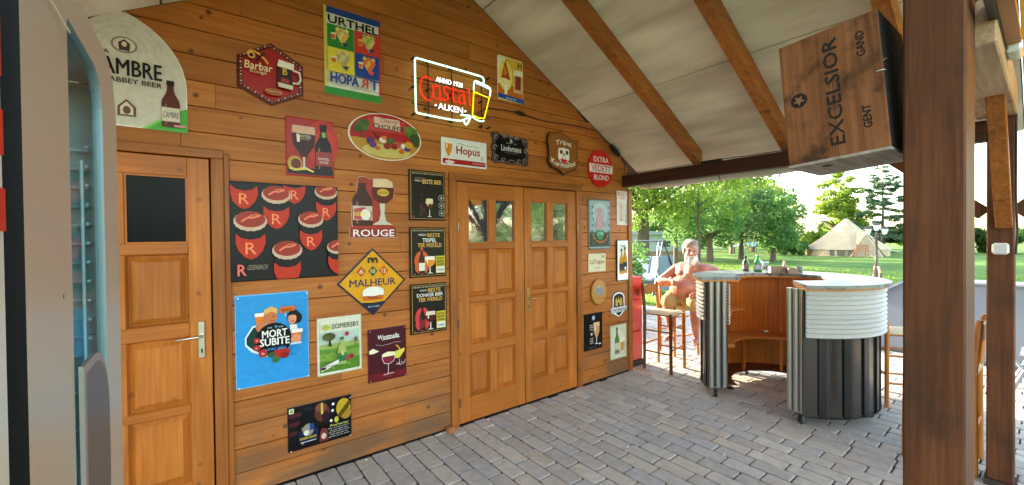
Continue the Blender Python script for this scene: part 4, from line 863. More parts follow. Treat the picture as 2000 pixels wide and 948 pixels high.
s.frame(.006, .006, '#1a1714', 'border'); s.rect(.06, .05, .94, .16, '#f4f2ee'); s.bottle(.38, .16, .62, '#c08a1a', '#141820', '#4a5a3a', .27); s.bottle(.66, .18, .64, '#b87c14', '#161a26', '#2a3a2c', .25); s.ell(.68, .3, .08, .04, '#d8d8d8', 'bottle'); s.text('BIER', .3, .83, .7, .87, '#5a6a5a', .02); s.done()
em = [(.12, .42), (.14, .82), (.25, .94), (.5, 1), (.75, .94), (.86, .82), (.88, .42), (1, .40), (.98, .24), (.84, .2), (.68, .08), (.5, 0), (.32, .08), (.16, .16), (.02, .2), (0, .36)]
s = Sign('emblem_sign', 'black and white badge shaped sign with castle towers over a name banner', 'sign', 3.70, .654, .30, .30, '#e8e6e2', em, rim='#2a2824')
s.poly([(.2, .42), (.22, .8), (.32, .88), (.5, .92), (.68, .88), (.78, .8), (.8, .42)], '#121110'); s.poly([(.3, .45), (.3, .66), (.36, .78), (.42, .66), (.46, .66), (.5, .84), (.54, .66), (.58, .66), (.64, .78), (.7, .66), (.7, .45)], '#c8a84a', 'castle'); s.rect(.45, .45, .55, .57, '#121110', 'castle'); s.rect(.02, .24, .98, .4, '#dcdad4', 'banner'); s.line([(.02, .41), (.98, .42)], .004, '#121110'); s.line([(.02, .23), (.98, .25)], .004, '#121110'); s.text('Oud Beersel', .06, .27, .94, .375, '#121110', .03); s.poly([(.3, .2), (.7, .22), (.5, .06)], '#121110'); s.done()
s = Sign('tin_sign', 'black tin sign with a stemmed glass of orange beer, lower right wall panel', 'sign', 3.27, .358, .296, .396, '#151313', rim='#0a0808', gloss=.3)
s.ell(.5, .87, .1, .08, '#5a6470'); s.ell(.5, .87, .06, .045, '#c0c8d0'); s.glass(.66, .14, .6, '#c8925a', '#e0b888', 'tulip', .42, '#e8e4dc')
for i, v in enumerate((.66, .6, .54, .30, .24, .18)): s.text(['ABBAYE', 'DEPUIS', '1240', 'BLONDE', 'BIERE', 'BELGE'][i], .28, v, .46, v+.035, '#d0ccc4', .03)
s.ell(.36, .44, .05, .035, '#d0ccc4'); s.text('PROUDLY SERVED', .2, .06, .6, .085, '#8a8478', .01); s.ell(.8, .14, .06, .02, '#e8e4dc'); s.done()
s = Sign('tin_sign', 'pale green cream sign with green bottle and etched tumbler, lowest beside the corner', 'sign', 3.697, .183, .292, .39, '#cfcdae', rim='#a8a888', gloss=.3)
s.ell(.5, .45, .42, .4, '#dad6bc'); s.bottle(.4, .14, .78, '#4c8236', '#c8c4ae', '#3a6a2a', .26); s.poly([(.28, .14), (.54, .14), (.54, .26), (.28, .28)], '#8a8474'); s.poly([(.6, .2), (.82, .24), (.86, .52), (.62, .5)], '#c8923c', 'tumbler'); s.poly([(.61, .46), (.86, .48), (.87, .6), (.6, .58)], '#ece4d0', 'tumbler'); s.line([(.58, .2), (.62, .12), (.8, .14), (.86, .24), (.9, .62)], .004, '#8a9a80'); s.text('GUEUZE', .3, .215, .5, .245, '#2a2a20', .02); s.frame(.008, .002, '#8aa07a'); s.done()
# crate hung on the post
s_cr = empty('wooden_crate', (2.078, -2.495, 1.885), 0, 'old brown wooden beer crate with stencilled words hung beside the near post', 'crate')
s_cr.rotation_euler = (radians(-4.5), radians(.6), radians(-2))
CW = .340; CH = .545; CDp = .36
# local: face at x=0 (toward -X), y from -CW/2..CW/2, z up
for (a, b) in ((-.5, -.03), (-.027, .5)):
    boxo('board', (0, a*CW, .012), (.013, b*CW, CH), W_CRATE, s_cr, None, .002)
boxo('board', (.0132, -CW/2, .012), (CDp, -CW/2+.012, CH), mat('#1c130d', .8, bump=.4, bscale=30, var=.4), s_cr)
boxo('board', (.0132, CW/2-.012, .012), (CDp, CW/2, CH), W_CRATE, s_cr)
boxo('board', (.0132, -CW/2+.0125, CH-.012), (CDp, CW/2-.0125, CH), W_CRATE, s_cr)
boxo('base_board', (-.002, -CW/2, 0), (CDp, CW/2, .0118), wood('crate_end_grey', '#8d7e72', '#b5a698', 'X', .8, 0, .1), s_cr)
q = MB(); q.lathe([(0, 0), (.02, 0), (.016, -.001), (0, -.001)], mat('#241a16', .8), 16, tr(.10, .06, -.0015)); q.build('knot_hole', s_cr)
def crate_text(t, y0, y1, z0, z1, name='stencil_lettering'):   # reads bottom to top: baseline along z, up = toward +y(left)
    vs, fs = text_geo(t); q = MB()
    for k_, d_ in enumerate((-.0013, 0, .0013)): q.add([(-.0009-k_*.0001, y1+(y0-y1)*b+d_, z0+a*(z1-z0)+d_) for a, b in vs], fs, mat('#1c100a', .8))
    q.build(name, s_cr)
crate_text('EXCELSIOR', .012, -.036, .06, .50); crate_text('GENT', -.098, -.124, .10, .19); crate_text('GAND', -.098, -.124, .385, .485)
q = MB(); cy, cz = .110, .285
ring = [(-.0009, cy+.031*cos(a*pi/12), cz+.031*sin(a*pi/12)) for a in range(24)]; q.add(ring, [list(range(24))], mat('#1c100a', .8))
star = [(-.0018, cy+(.024 if a % 2 else .010)*cos(a*pi/5+.3), cz+(.024 if a % 2 else .010)*sin(a*pi/5+.3)) for a in range(10)]; q.add(star, [list(range(10))], mat('#8a6040', .8)); q.build('star_mark', s_cr)
q = MB(); q.tube([(.004, -CW/2-.002, .34), (.012, -CW/2-.007, .35), (.028, -CW/2-.009, .352)], .0022, mat('#c8c8c0', .4, 1), 5); q.tube([(-.004, -CW/2+.02, .305), (-.004, -CW/2-.002, .304), (.01, -CW/2-.006, .304)], .0022, mat('#c8c8c0', .4, 1), 5); q.build('wire', s_cr)

# ------------------------------------------------------------------ drinks fridge with glass door, seen edge-on at left
fr = empty('drinks_fridge', (-.42, -2.2, 0), 0, 'tall silver drinks fridge with rounded glass door and wire shelving at the left edge', 'fridge')
def fp(o): o.location = Vector(o.location)-Vector((-.42, -2.2, 0)); return o
STEEL = mat('#d2cec4', .36, .5, bump=.05, bscale=300); STEELD = mat('#787a7c', .34, .6)
XF = -.118; Y0, Y1 = -2.485, -1.925; ZT = 1.905
def rounded(y0, y1, z0, z1, r0, r1, n=8):   # outline in (y,z) with rounded top far corner r1 and top near corner r0
    o = [(y0, z0), (y1, z0)]
    o += [(y1-r1+r1*cos(a*pi/2/n), z1-r1+r1*sin(a*pi/2/n)) for a in range(n+1)]
    o += [(y0+r0-r0*sin(a*pi/2/n), z1-r0+r0*cos(a*pi/2/n)) for a in range(n+1)]
    return o
outer = rounded(Y0, Y1, .12, ZT, .02, .11); inner = rounded(-2.275, -2.03, .25, 1.865, .01, .07)
q = MB(); n = len(outer)
for xx, k in ((XF, 0), (XF-.018, 1)):
    vs = [(xx, a, b) for a, b in outer]+[(xx-(.006 if k == 0 else 0), a, b) for a, b in inner]
    q.add(vs, [(i, (i+1) % n, n+(i+1) % n, n+i) for i in range(n)], STEEL)
q.add([(XF, a, b) for a, b in outer]+[(XF-.045, a, b) for a, b in outer], [(i, (i+1) % n, n+(i+1) % n, n+i) for i in range(n)], mat('#0c0c0d', .5), smooth=False)
q.add([(XF-.006, a, b) for a, b in inner]+[(XF-.018, a, b) for a, b in inner], [(i, (i+1) % n, n+(i+1) % n, n+i) for i in range(n)], mat('#9fb4b8', .4, .2))
fp(q.build('door_frame', fr)); q = MB(); q.box((XF+.0002, Y0+.004, 1.835), (XF+.0012, -2.30, 1.8375), mat('#e8e0c8', .3)); fp(q.build('seam', fr)); q = MB(); q.lathe([(0, 0), (.003, .0)], bl0 := mat('#3a3630', .5), 8, tr(XF+.001, -2.36, 1.52, 0, 0, radians(90))); fp(q.build('screw', fr))
fgl = bpy.data.materials.new('clear_glass'); fgl.use_nodes = True; n_ = fgl.node_tree.nodes; l_ = fgl.node_tree.links
tb = n_.new('ShaderNodeBsdfTransparent'); tb.inputs[0].default_value = (.82, .93, .93, 1); gb = n_.new('ShaderNodeBsdfGlossy'); gb.inputs['Roughness'].default_value = .03; mx_ = n_.new('ShaderNodeMixShader'); fz = n_.new('ShaderNodeFresnel'); fz.inputs[0].default_value = 1.07
mx_.inputs[0].default_value = .10; l_.new(tb.outputs[0], mx_.inputs[1]); l_.new(gb.outputs[0], mx_.inputs[2]); l_.new(mx_.outputs[0], n_['Material Output'].inputs[0])
q = MB(); q.add([(XF-.010, a, b) for a, b in inner]+[(XF-.014, a, b) for a, b in inner], [list(range(n)), list(range(2*n-1, n-1, -1))], fgl); fp(q.build('door_glass', fr))
# cabinet shell
q = MB(); bl = mat('#0c0c0d', .5); si = mat('#c8d4d4', .4)
q.box((-.76, Y0+.01, .05), (XF-.06, Y0+.045, ZT-.01), bl); q.box((-.76, Y1-.045, .05), (XF-.0625, Y1-.01, ZT-.08), mat('#b8bab8', .4)); q.box((XF-.062, Y1-.045, .05), (XF-.019, Y1-.031, ZT-.042), mat('#b8bab8', .4)); q.box((-.745, Y0+.046, ZT-.039), (XF-.019, Y1-.047, ZT-.015), mat('#b8bab8', .4)); q.box((-.78, Y0+.01, .05), (-.745, Y1-.01, ZT-.06), bl); q.box((-.745, Y0+.046, .05), (XF-.06, Y1-.046, .22), bl)
fp(q.build('cabinet', fr))
q = MB(); q.box((-.744, Y0+.046, .221), (-.735, Y1-.046, ZT-.095), si); q.box((-.73, Y1-.052, .221), (XF-.0188, Y1-.0465, ZT-.042), si); fp(q.build('liner', fr))
q = MB(); q.box((XF-.062, Y0+.012, .06), (XF-.0185, Y0+.045, ZT-.02), bl); q.box((XF-.062, Y1-.030, .14), (XF-.0185, Y1-.012, ZT-.13), bl); fp(q.build('door_gasket', fr))
chrome = mat('#eef6fa', .3)
q = MB()
for y in (-2.02,): q.tube([(XF-.0345, y, .9), (XF-.0345, y, 1.72)], .0028, chrome, 5)
z = .95
while z < 1.76:
    q.tube([(XF-.028, -1.985, z), (XF-.26, -1.985, z)], .0026, chrome, 5); q.tube([(XF-.028, -2.02, z+.002), (XF-.028, -1.985, z)], .0026, chrome, 5); z += .033
fp(q.build('wire_rack', fr))
for zz in (.55, .86, 1.17, 1.46, 1.70):
    q = MB()
    for k in range(14): q.tube([(-.72+k*.04, Y0+.06, zz), (-.72+k*.04, Y1-.06, zz)], .0025, chrome, 4)
    q.tube([(-.2, Y0+.06, zz-.004), (-.2, Y1-.06, zz-.004)], .004, chrome, 5); fp(q.build('shelf', fr))
q = MB(); q.box((-.20, -2.452, .3), (-.165, -2.445, 1.80), mat('#e0f4ff', .3, emit=3.0)); fp(q.build('light_strip', fr))
cols = ['#3a1a0c', '#20401c', '#5a2c10', '#c8b898', '#7a2018']
def bottle3d(q, x, y, z, h=.24, r=.031, c='#3a1a0c', lab='#d8c8a8', cap='#c8a030'):
    T = tr(x, y, z); q.lathe([(0, 0), (r, .002), (r, h*.55), (r*.8, h*.64), (r*.42, h*.78), (r*.4, h*.95), (r*.45, h*.955)], mat(c, .12, coat=.6), 14, T)
    q.lathe([(r*1.02, h*.15), (r*1.02, h*.42)], mat(lab, .6), 14, T); q.lathe([(r*.5, h*.95), (r*.5, h), (0, h)], mat(cap, .4, .6), 10, T)
bi = 0
for zz in (.86, 1.17, 1.46):
    for x in (-.26,):
        for y in (-2.26, -2.16, -2.06):
            q = MB(); bottle3d(q, 0, 0, 0, .235, .030, cols[bi % 3], cols[(bi+3) % 5])
            o = q.build('bottle'); o.location = (x, y, zz+.003); tag(o, 'beer bottle standing on a wire shelf inside the silver fridge', 'bottle', 'beer bottles inside the silver fridge'); bi += 1
# D shaped handle plate
q = MB(); N = 12
dd = [(-2.288, 1.18), (-2.288, 1.425)]+[(-2.145+.085*sin(a*pi/2/N)-.0, 1.345+.08*cos(a*pi/2/N)) for a in range(N+1)]+[(-2.06-.085*(1-cos(a*pi/2/N)), 1.26-.08*sin(a*pi/2/N)) for a in range(N+1)]
dd = [(-2.272, 1.10), (-2.272, 1.42)]+[(-2.20+.12*sin(a*pi/2/N), 1.31+.11*cos(a*pi/2/N)) for a in range(N+1)]+[(-2.20+.12*cos(a*pi/2/N), 1.21-.11*sin(a*pi/2/N)) for a in range(N+1)]
c0 = (-2.19, 1.26); m_ = len(dd); ins = [(c0[0]+(a-c0[0])*.9, c0[1]+(b-c0[1])*.93) for a, b in dd]
q.add([(XF-.003, a, b) for a, b in dd]+[(XF+.002, a, b) for a, b in dd]+[(XF+.003, a, b) for a, b in ins], [(i, i+m_, (i+1) % m_+m_, (i+1) % m_) for i in range(m_)]+[(i+m_, i+2*m_, (i+1) % m_+2*m_, (i+1) % m_+m_) for i in range(m_)], mat('#a8a8a6', .35, .6)); q.add([(XF+.003, a, b) for a, b in ins], [list(range(m_))], mat('#6c6f74', .4, .4))
fp(q.build('handle_plate', fr))
# nearer white cabinet with red blocks
nc = boxo('white_cooler', (-.62, -3.00, .05), (-.1005, -2.598, 1.95), mat('#cfd0cc', .35, coat=.3), None, None, .01)
tag(nc, 'white cabinet with red blocks cut off by the left border of the view', 'cooler')
for i, (a, b) in enumerate(((1.69, 1.80), (1.638, 1.668), (1.588, 1.616))):
    boxo('red_block', (-.1002, -2.78, a), (-.0995, -2.609+.001*i, b), mat('#c8281c', .4), nc)

# ------------------------------------------------------------------ bar counter
BC = Vector((4.56, -1.42)); bar_ = empty('bar_counter', (BC.x, BC.y, 0), 0, 'round open backed bar counter on castors with marbled top, white corrugated band and plywood shelves', 'bar counter')
WH = mat('#b4b1a8', .45, bump=.1, bscale=60); MT = mat('#5c5650', .2, .8, bump=.1, bscale=40); BLK = mat('#0e0e10', .35)
A0, A1 = radians(142), radians(-148)
def arc(r, a0=A0, a1=A1, n=48): return [(r*cos(a0+(a1-a0)*i/n), r*sin(a0+(a1-a0)*i/n)) for i in range(n+1)]
def Rr(a):    # outer radius varies a little: fuller at back
    return .745+.02*cos(a)
def sector(ri, ro, z0, z1, m, name, a0=A0, a1=A1, n=48, parent=bar_, jag=0, chord=False):
    q = MB(); inn = arc(ri, a0, a1, n); out = arc(ro, a0, a1, n)
    if jag:
        out = [(x*(1+random.uniform(-jag, jag)), y*(1+random.uniform(-jag, jag))) for x, y in out]; inn = [(x*(1+random.uniform(-jag, jag)), y*(1+random.uniform(-jag, jag))) for x, y in inn]
    N_ = n+1; vs = [(x, y, z0) for x, y in inn]+[(x, y, z0) for x, y in out]+[(x, y, z1) for x, y in inn]+[(x, y, z1) for x, y in out]; fs = []
    for i in range(n): fs += [(i, i+1, N_+i+1, N_+i), (2*N_+i, 3*N_+i, 3*N_+i+1, 2*N_+i+1), (i, 2*N_+i, 2*N_+i+1, i+1), (N_+i, N_+i+1, 3*N_+i+1, 3*N_+i)]
    fs += [(0, N_, 3*N_, 2*N_), (n, 2*N_+n, 3*N_+n, N_+n)]
    q.add(vs, fs, m); return q.build(name, parent)
def stone():
    m = bpy.data.materials.new('marbled_top'); m.use_nodes = True; n, l = m.node_tree.nodes, m.node_tree.links; b = n['Principled BSDF']
    g = n.new('ShaderNodeNewGeometry'); t = n.new('ShaderNodeTexNoise'); t.inputs['Scale'].default_value = 5; t.inputs['Detail'].default_value = 8; t.inputs['Distortion'].default_value = 2.2; l.new(g.outputs['Position'], t.inputs['Vector'])
    r = n.new('ShaderNodeValToRGB'); r.color_ramp.elements[0].color = (*lin('#3c434e'), 1); r.color_ramp.elements[0].position = .36; r.color_ramp.elements[1].color = (*lin('#85837d'), 1); r.color_ramp.elements[1].position = .5
    l.new(t.outputs['Fac'], r.inputs[0]); l.new(r.outputs[0], b.inputs['Base Color']); b.inputs['Roughness'].default_value = .3; return m
sector(.40, .80, 1.145, 1.175, stone(), 'countertop', jag=.008)
sector(.415, .775, 1.128, 1.1445, W_PLYX, 'top_board')
# corrugated band: profile along z
def shell(r, z0, z1, m, name, ripple=0, nr=9, a0=A0, a1=A1, th=.012):
    q = MB(); nz = nr*8 if ripple else 1; n = 56; rows_ = []
    for j in range(nz+1):
        z = z0+(z1-z0)*j/nz; rr_ = r+ripple*sin(j*2*pi/8)
        rows_.append([(rr_*cos(a0+(a1-a0)*i/n), rr_*sin(a0+(a1-a0)*i/n), z) for i in range(n+1)])
    vs = [p for rw in rows_ for p in rw]; N_ = n+1
    fs = [(j*N_+i, (j+1)*N_+i, (j+1)*N_+i+1, j*N_+i+1) for j in range(nz) for i in range(n)]
    q.add(vs, fs, m, smooth=True)
    ins = [(( r-th-ripple)*cos(a0+(a1-a0)*i/n), (r-th-ripple)*sin(a0+(a1-a0)*i/n), z) for z in (z0, z1) for i in range(n+1)]
    q.add(ins, [(i, i+1, N_+i+1, N_+i) for i in range(n)], m, smooth=True)
    return q.build(name, bar_)
shell(.762, .745, 1.127, WH, 'corrugated_band', .009, 10)
shell(.715, .095, .745, MT, 'lower_cladding', 0)
for k in range(19):        # black uprights between the brushed panels
    a = A0+(A1-A0)*(k+.35)/19; q = MB(); wda = .028
    c, s_ = cos(a), sin(a); T = Matrix(((c, -s_, 0, .7165*c), (s_, c, 0, .7165*s_), (0, 0, 1, 0), (0, 0, 0, 1)))
    q.box((0, -wda, .10), (.012, wda, .743), BLK, T); q.build('upright_strip', bar_)
shell(.700, .095, 1.127, W_PLY, 'inner_skin', 0, th=.01)
sector(.69, .735, .085, .0945, BLK, 'base_ring')
sector(.44, .687, .105, .12, W_DARKX, 'floor_shelf'); sector(.42, .687, .455, .485, W_PLYX, 'lower_shelf', a0=radians(130), a1=radians(-138))
sector(.44, .687, .775, .79, W_PLYX, 'upper_shelf', a0=radians(128), a1=radians(68), n=14)
for a in (68, 20, -40, -95):
    c, s_ = cos(radians(a)), sin(radians(a)); T = Matrix(((c, -s_, 0, 0), (s_, c, 0, 0), (0, 0, 1, 0), (0, 0, 0, 1)))
    q = MB(); q.box((.655, -.018, .486), (.687, .018, 1.127), W_PLY, T); q.build('upright', bar_)
    q = MB(); q.box((.45, -.015, .121), (.48, .015, .454), W_PLY, T); q.build('support', bar_)
for a, sgn in ((A0, 1), (A1, -1)):       # end faces with three metal channels
    c, s_ = cos(a), sin(a); T = Matrix(((c, -s_, 0, 0), (s_, c, 0, 0), (0, 0, 1, 0), (0, 0, 0, 1)))
    q = MB(); q.box((.535, .002*sgn, .10), (.735, .014*sgn, 1.1275), mat('#2a2724', .6), T); q.build('end_panel', bar_)
    for k in range(3):
        q = MB()
        if sgn > 0: P0 = T @ V((.572+k*.064, .0225, 0)); rad_ = .023
        else: P0 = V((4.012-.016*k-BC.x, -1.675-.052*k-BC.y, 0)); rad_ = .024
        q.tube([(P0.x, P0.y, .10), (P0.x, P0.y, 1.132)], rad_, mat('#b4b2ac', .3, .75), 12); q.build('channel_post', bar_)
    q = MB(); q.box((.50, .0*sgn, .086), (.56, .06*sgn, .10), BLK, T); q.build('bracket', bar_)
def caster(x, y, rz):
    q = MB(); T = tr(x, y, 0, rz)
    q.box((-.025, -.02, .072), (.025, .02, .078), mat('#6a6a68', .4, .8), T); q.box((-.012, -.018, .02), (.02, -.0145, .072), mat('#7a7a78', .4, .8), T); q.box((-.012, .0145, .02), (.02, .018, .072), mat('#7a7a78', .4, .8), T)
    c = q.build('castor', bar_)
    q = MB(); q.tube([(0, -.0135, 0), (0, .0135, 0)], .034, mat('#18181a', .5), 16); o = q.build('wheel', c); o.matrix_local = T @ tr(.004, 0, .035)
    q = MB(); q.tube([(0, -.015, 0), (0, .015, 0)], .013, mat('#c8c8c8', .3, .8), 12); o2 = q.build('hub', c); o2.matrix_local = T @ tr(.004, 0, .035)
for x, y, rz in ((4.03, -1.03, .3), (4.01, -1.76, -.4), (4.93, -.92, 1.2), (5.16, -1.62, .2), (4.6, -2.08, .9)): caster(x-BC.x, y-BC.y, rz)
q = MB()
for k in range(13):
    z = 1.09-k*.03; a = A0-.03; r_ = .52; q.tube([(r_*cos(a)-.03+.004*cos(t), r_*sin(a)-.02+.017*cos(t), z+.017*sin(t)) for t in [j*pi/5 for j in range(10)]], .0055, mat('#e4e2dc', .6), 5, closed=True)
q.build('chain_trim', bar_)
boxo('drawer_pull', (.655, -.17, .74), (.675, -.155, .80), mat('#e8e6e0', .4), bar_)
# things on the counter
def put(o, x, y, z, label, cat, rz=0, group=None): o.location = (x, y, z); o.rotation_euler = (0, 0, rz); tag(o, label, cat, group); return o
ZT_ = 1.1755
q = MB(); bottle3d(q, 0, 0, 0, .175, .033, '#24402a', '#7a5a54', '#20382a'); put(q.build('bottle'), 4.93, -.93, ZT_, 'dark green capped bottle with brown label, left of the two on the bar top', 'bottle')
q = MB(); bottle3d(q, 0, 0, 0, .185, .040, '#4a9a5c', '#b8b4c4', '#8a8c90'); put(q.build('bottle'), 4.96, -1.045, ZT_, 'light green bottle with pale label, right of the two on the bar top', 'bottle')
glassm = fgl
q = MB(); q.lathe([(0, .0), (.022, .0), (.024, .012), (.019, .03), (.034, .11), (.037, .115), (.034, .109), (.018, .03), (0, .028)], mat('#dfe6dc', .08, trans=.85, coat=.3), 16); put(q.build('drinking_glass'), 4.93, -1.13, ZT_, 'clear flared drinking glass beside the light green bottle', 'glass')
def holder(w_, d_, h_):
    q = MB(); m = mat('#8d7a66', .7, bump=.4, bscale=90)
    q.box((-w_/2, -d_/2, 0), (w_/2, -d_/2+.008, h_), m); q.box((-w_/2, d_/2-.008, 0), (w_/2, d_/2, h_), m); q.box((-w_/2, -d_/2+.008, 0), (-w_/2+.008, d_/2-.008, h_), m); q.box((w_/2-.008, -d_/2+.008, 0), (w_/2, d_/2-.008, h_), m); q.box((-w_/2+.008, -d_/2+.008, 0), (w_/2-.008, d_/2-.008, .006), m); return q
o = put(holder(.16, .11, .07).build('wicker_tray'), 4.93, -1.25, ZT_, 'brownish open tray with dark contents in the middle of the bar top', 'tray', radians(-52)); boxo('contents', (-.05, -.04, .008), (.06, .04, .066), mat('#1a1612', .6), o)
o = put(holder(.09, .09, .06).build('wicker_tray'), 4.93, -1.385, ZT_, 'smaller reddish brown tray right of the candle stand', 'tray', radians(-52))
q = MB(); q.lathe([(0, 0), (.03, 0), (.03, .006), (.006, .01), (.005, .07), (.02, .078), (.012, .09), (.016, .105), (.006, .118), (.009, .13), (0, .135)], mat('#a8887a', .4, .3), 14); put(q.build('candle_stand'), 4.90, -1.325, ZT_, 'slim turned candle stand between the two brown trays', 'candle stand')
q = MB(); q.lathe([(0, 0), (.03, 0), (.034, .075), (.031, .075), (.028, .005), (0, .005)], mat('#e4ece8', .08, trans=.9), 14); put(q.build('jar'), 4.99, -1.43, ZT_, 'small clear glass jar at the right end of the table ware', 'jar')
q = MB(); q.lathe([(0, 0), (.02, .0), (.024, .02), (.0, .03)], mat('#e8e4dc', .5), 12); put(q.build('tea_light'), 5.08, -1.08, .4865, 'little white tea light on the lower plywood shelf of the bar', 'candle')

# ------------------------------------------------------------------ bar stools
RUSH = mat('#cdb389', .75, bump=.8, bscale=140, var=.18, vscale=60)
def stool(loc, rz, label, wm=W_STOOL, wf=W_STOOL):
    r = empty('bar_stool', (*loc, 0), radians(rz), label, 'bar stool', 'rush seated wooden bar stools')
    for x in (-.17, .17):
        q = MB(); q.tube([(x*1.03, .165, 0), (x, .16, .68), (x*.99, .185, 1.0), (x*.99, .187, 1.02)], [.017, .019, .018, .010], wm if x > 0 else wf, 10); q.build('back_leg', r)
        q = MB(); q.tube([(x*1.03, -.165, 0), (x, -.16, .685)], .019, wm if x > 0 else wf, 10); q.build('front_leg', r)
    q = MB(); q.box((-.185, -.178, .655), (.185, .178, .672), wm, None, .004); q.build('seat_frame', r)
    q = MB()
    n = 10; vs = []; 
    for i in range(n+1):
        for j in range(n+1):
            u, v = i/n-.5, j/n-.5; vs.append((u*.375, v*.36, .673+.022*(1-(2*abs(u))**6)*(1-(2*abs(v))**6)+.004*cos(u*9)))
    q.add(vs, [(i*(n+1)+j, (i+1)*(n+1)+j, (i+1)*(n+1)+j+1, i*(n+1)+j+1) for i in range(n) for j in range(n)], RUSH, smooth=True); q.build('rush_seat', r)
    for z0 in (.885,):
        q = MB(); vs = []
        for i in range(7):
            u = i/6-.5; y = .182+.02*(1-(2*u)**2)
            for dy, dz in ((-.007, 0), (.007, 0), (.007, .095), (-.007, .095)): vs.append((u*.33, y+dy, z0+dz+(.008*(1-(2*u)**2) if dz else 0)))
        fs = [(i*4+k, (i+1)*4+k, (i+1)*4+(k+1) % 4, i*4+(k+1) % 4) for i in range(6) for k in range(4)]+[(0, 1, 2, 3), (24, 27, 26, 25)]
        q.add(vs, fs, wm); q.build('back_slat', r)
    for a, b in (((-.17, -.163, .27), (.17, -.163, .27)), ((-.17, .163, .30), (.17, .163, .30)), ((-.172, -.16, .22), (-.172, .16, .22)), ((.172, -.16, .22), (.172, .16, .22)), ((-.17, -.163, .52), (.17, -.163, .52)), ((-.172, -.16, .47), (-.172, .16, .47)), ((.172, -.16, .47), (.172, .16, .47))):
        q = MB(); q.tube([a, b], .010, wm, 8); q.build('rung', r)
    return r
stool((4.447, -.21), 6, 'empty rush seated bar stool beside the cabin corner, in front of the red stand', W_STOOL, W_STOOL_SHADED)
stool((5.22, -2.17), 31, 'bar stool right of the bar, half hidden behind the thick near post')
stool((4.165, -2.565), 180, 'bar stool seen edge-on in the gap between the two brown posts')
stool((5.20, .05), -25, 'bar stool the shirtless man sits on, his arm over its backrest')
# red stand by the corner
rs = empty('red_stand', (4.31, .16, 0), 0, 'red plastic upright stand on a dark foot peeking out behind the cabin corner', 'stand')
boxo('foot', (-.14, -.12, 0), (.12, .14, .06), mat('#1c1c1e', .6), rs, None, .01)
for z0, z1 in ((.061, .42), (.423, .80), (.803, 1.09)): boxo('segment', (-.12, -.1, z0), (.095, .12, z1), mat('#d02a1e', .4, coat=.3), rs, None, .015)
boxo('latch', (-.03, -.108, .86), (.02, -.1005, .93), mat('#7a1a12', .4), rs)

# ------------------------------------------------------------------ seated man
man = empty('person', (5.19, -.02, .69), 0, 'shirtless grey bearded man in beige shorts sitting on a bar stool, arm on its backrest', 'person')
def meta_body(name, segs, ells, m, voxel, smooth_it=2, parent=man):
    q = MB()
    for pts, rad in segs: q.tube(pts, list(rad), m, 14)
    for pts, rad in segs:
        for p, r_ in zip(pts, rad):
            q.lathe([(0, -r_)]+[(r_*cos(a*pi/8), r_*sin(a*pi/8)) for a in range(-3, 4)]+[(0, r_)], m, 14, tr(*p))
    for (c, (rx, ry_, rz_), rot) in ells:
        q.lathe([(0, -1)]+[(cos(a*pi/12), sin(a*pi/12)) for a in range(-5, 6)]+[(0, 1)], m, 20, Matrix.Translation(c) @ Matrix.Rotation(radians(rot[2]), 4, 'Z') @ Matrix.Rotation(radians(rot[1]), 4, 'Y') @ Matrix.Rotation(radians(rot[0]), 4, 'X') @ Matrix.Diagonal((rx, ry_, rz_, 1)))
    o = q.build(name, parent)
    md = o.modifiers.new('r', 'REMESH'); md.mode = 'VOXEL'; md.voxel_size = voxel
    ms = o.modifiers.new('s', 'SMOOTH'); ms.iterations = smooth_it; ms.factor = .5
    dg = bpy.context.evaluated_depsgraph_get(); me = bpy.data.meshes.new_from_object(o.evaluated_get(dg)); o.modifiers.clear(); o.data = me
    me.materials.clear(); me.materials.append(m)
    me.polygons.foreach_set('use_smooth', [True]*len(me.polygons)); o.matrix_parent_inverse = Matrix.Translation(-Vector(parent.location)); return o
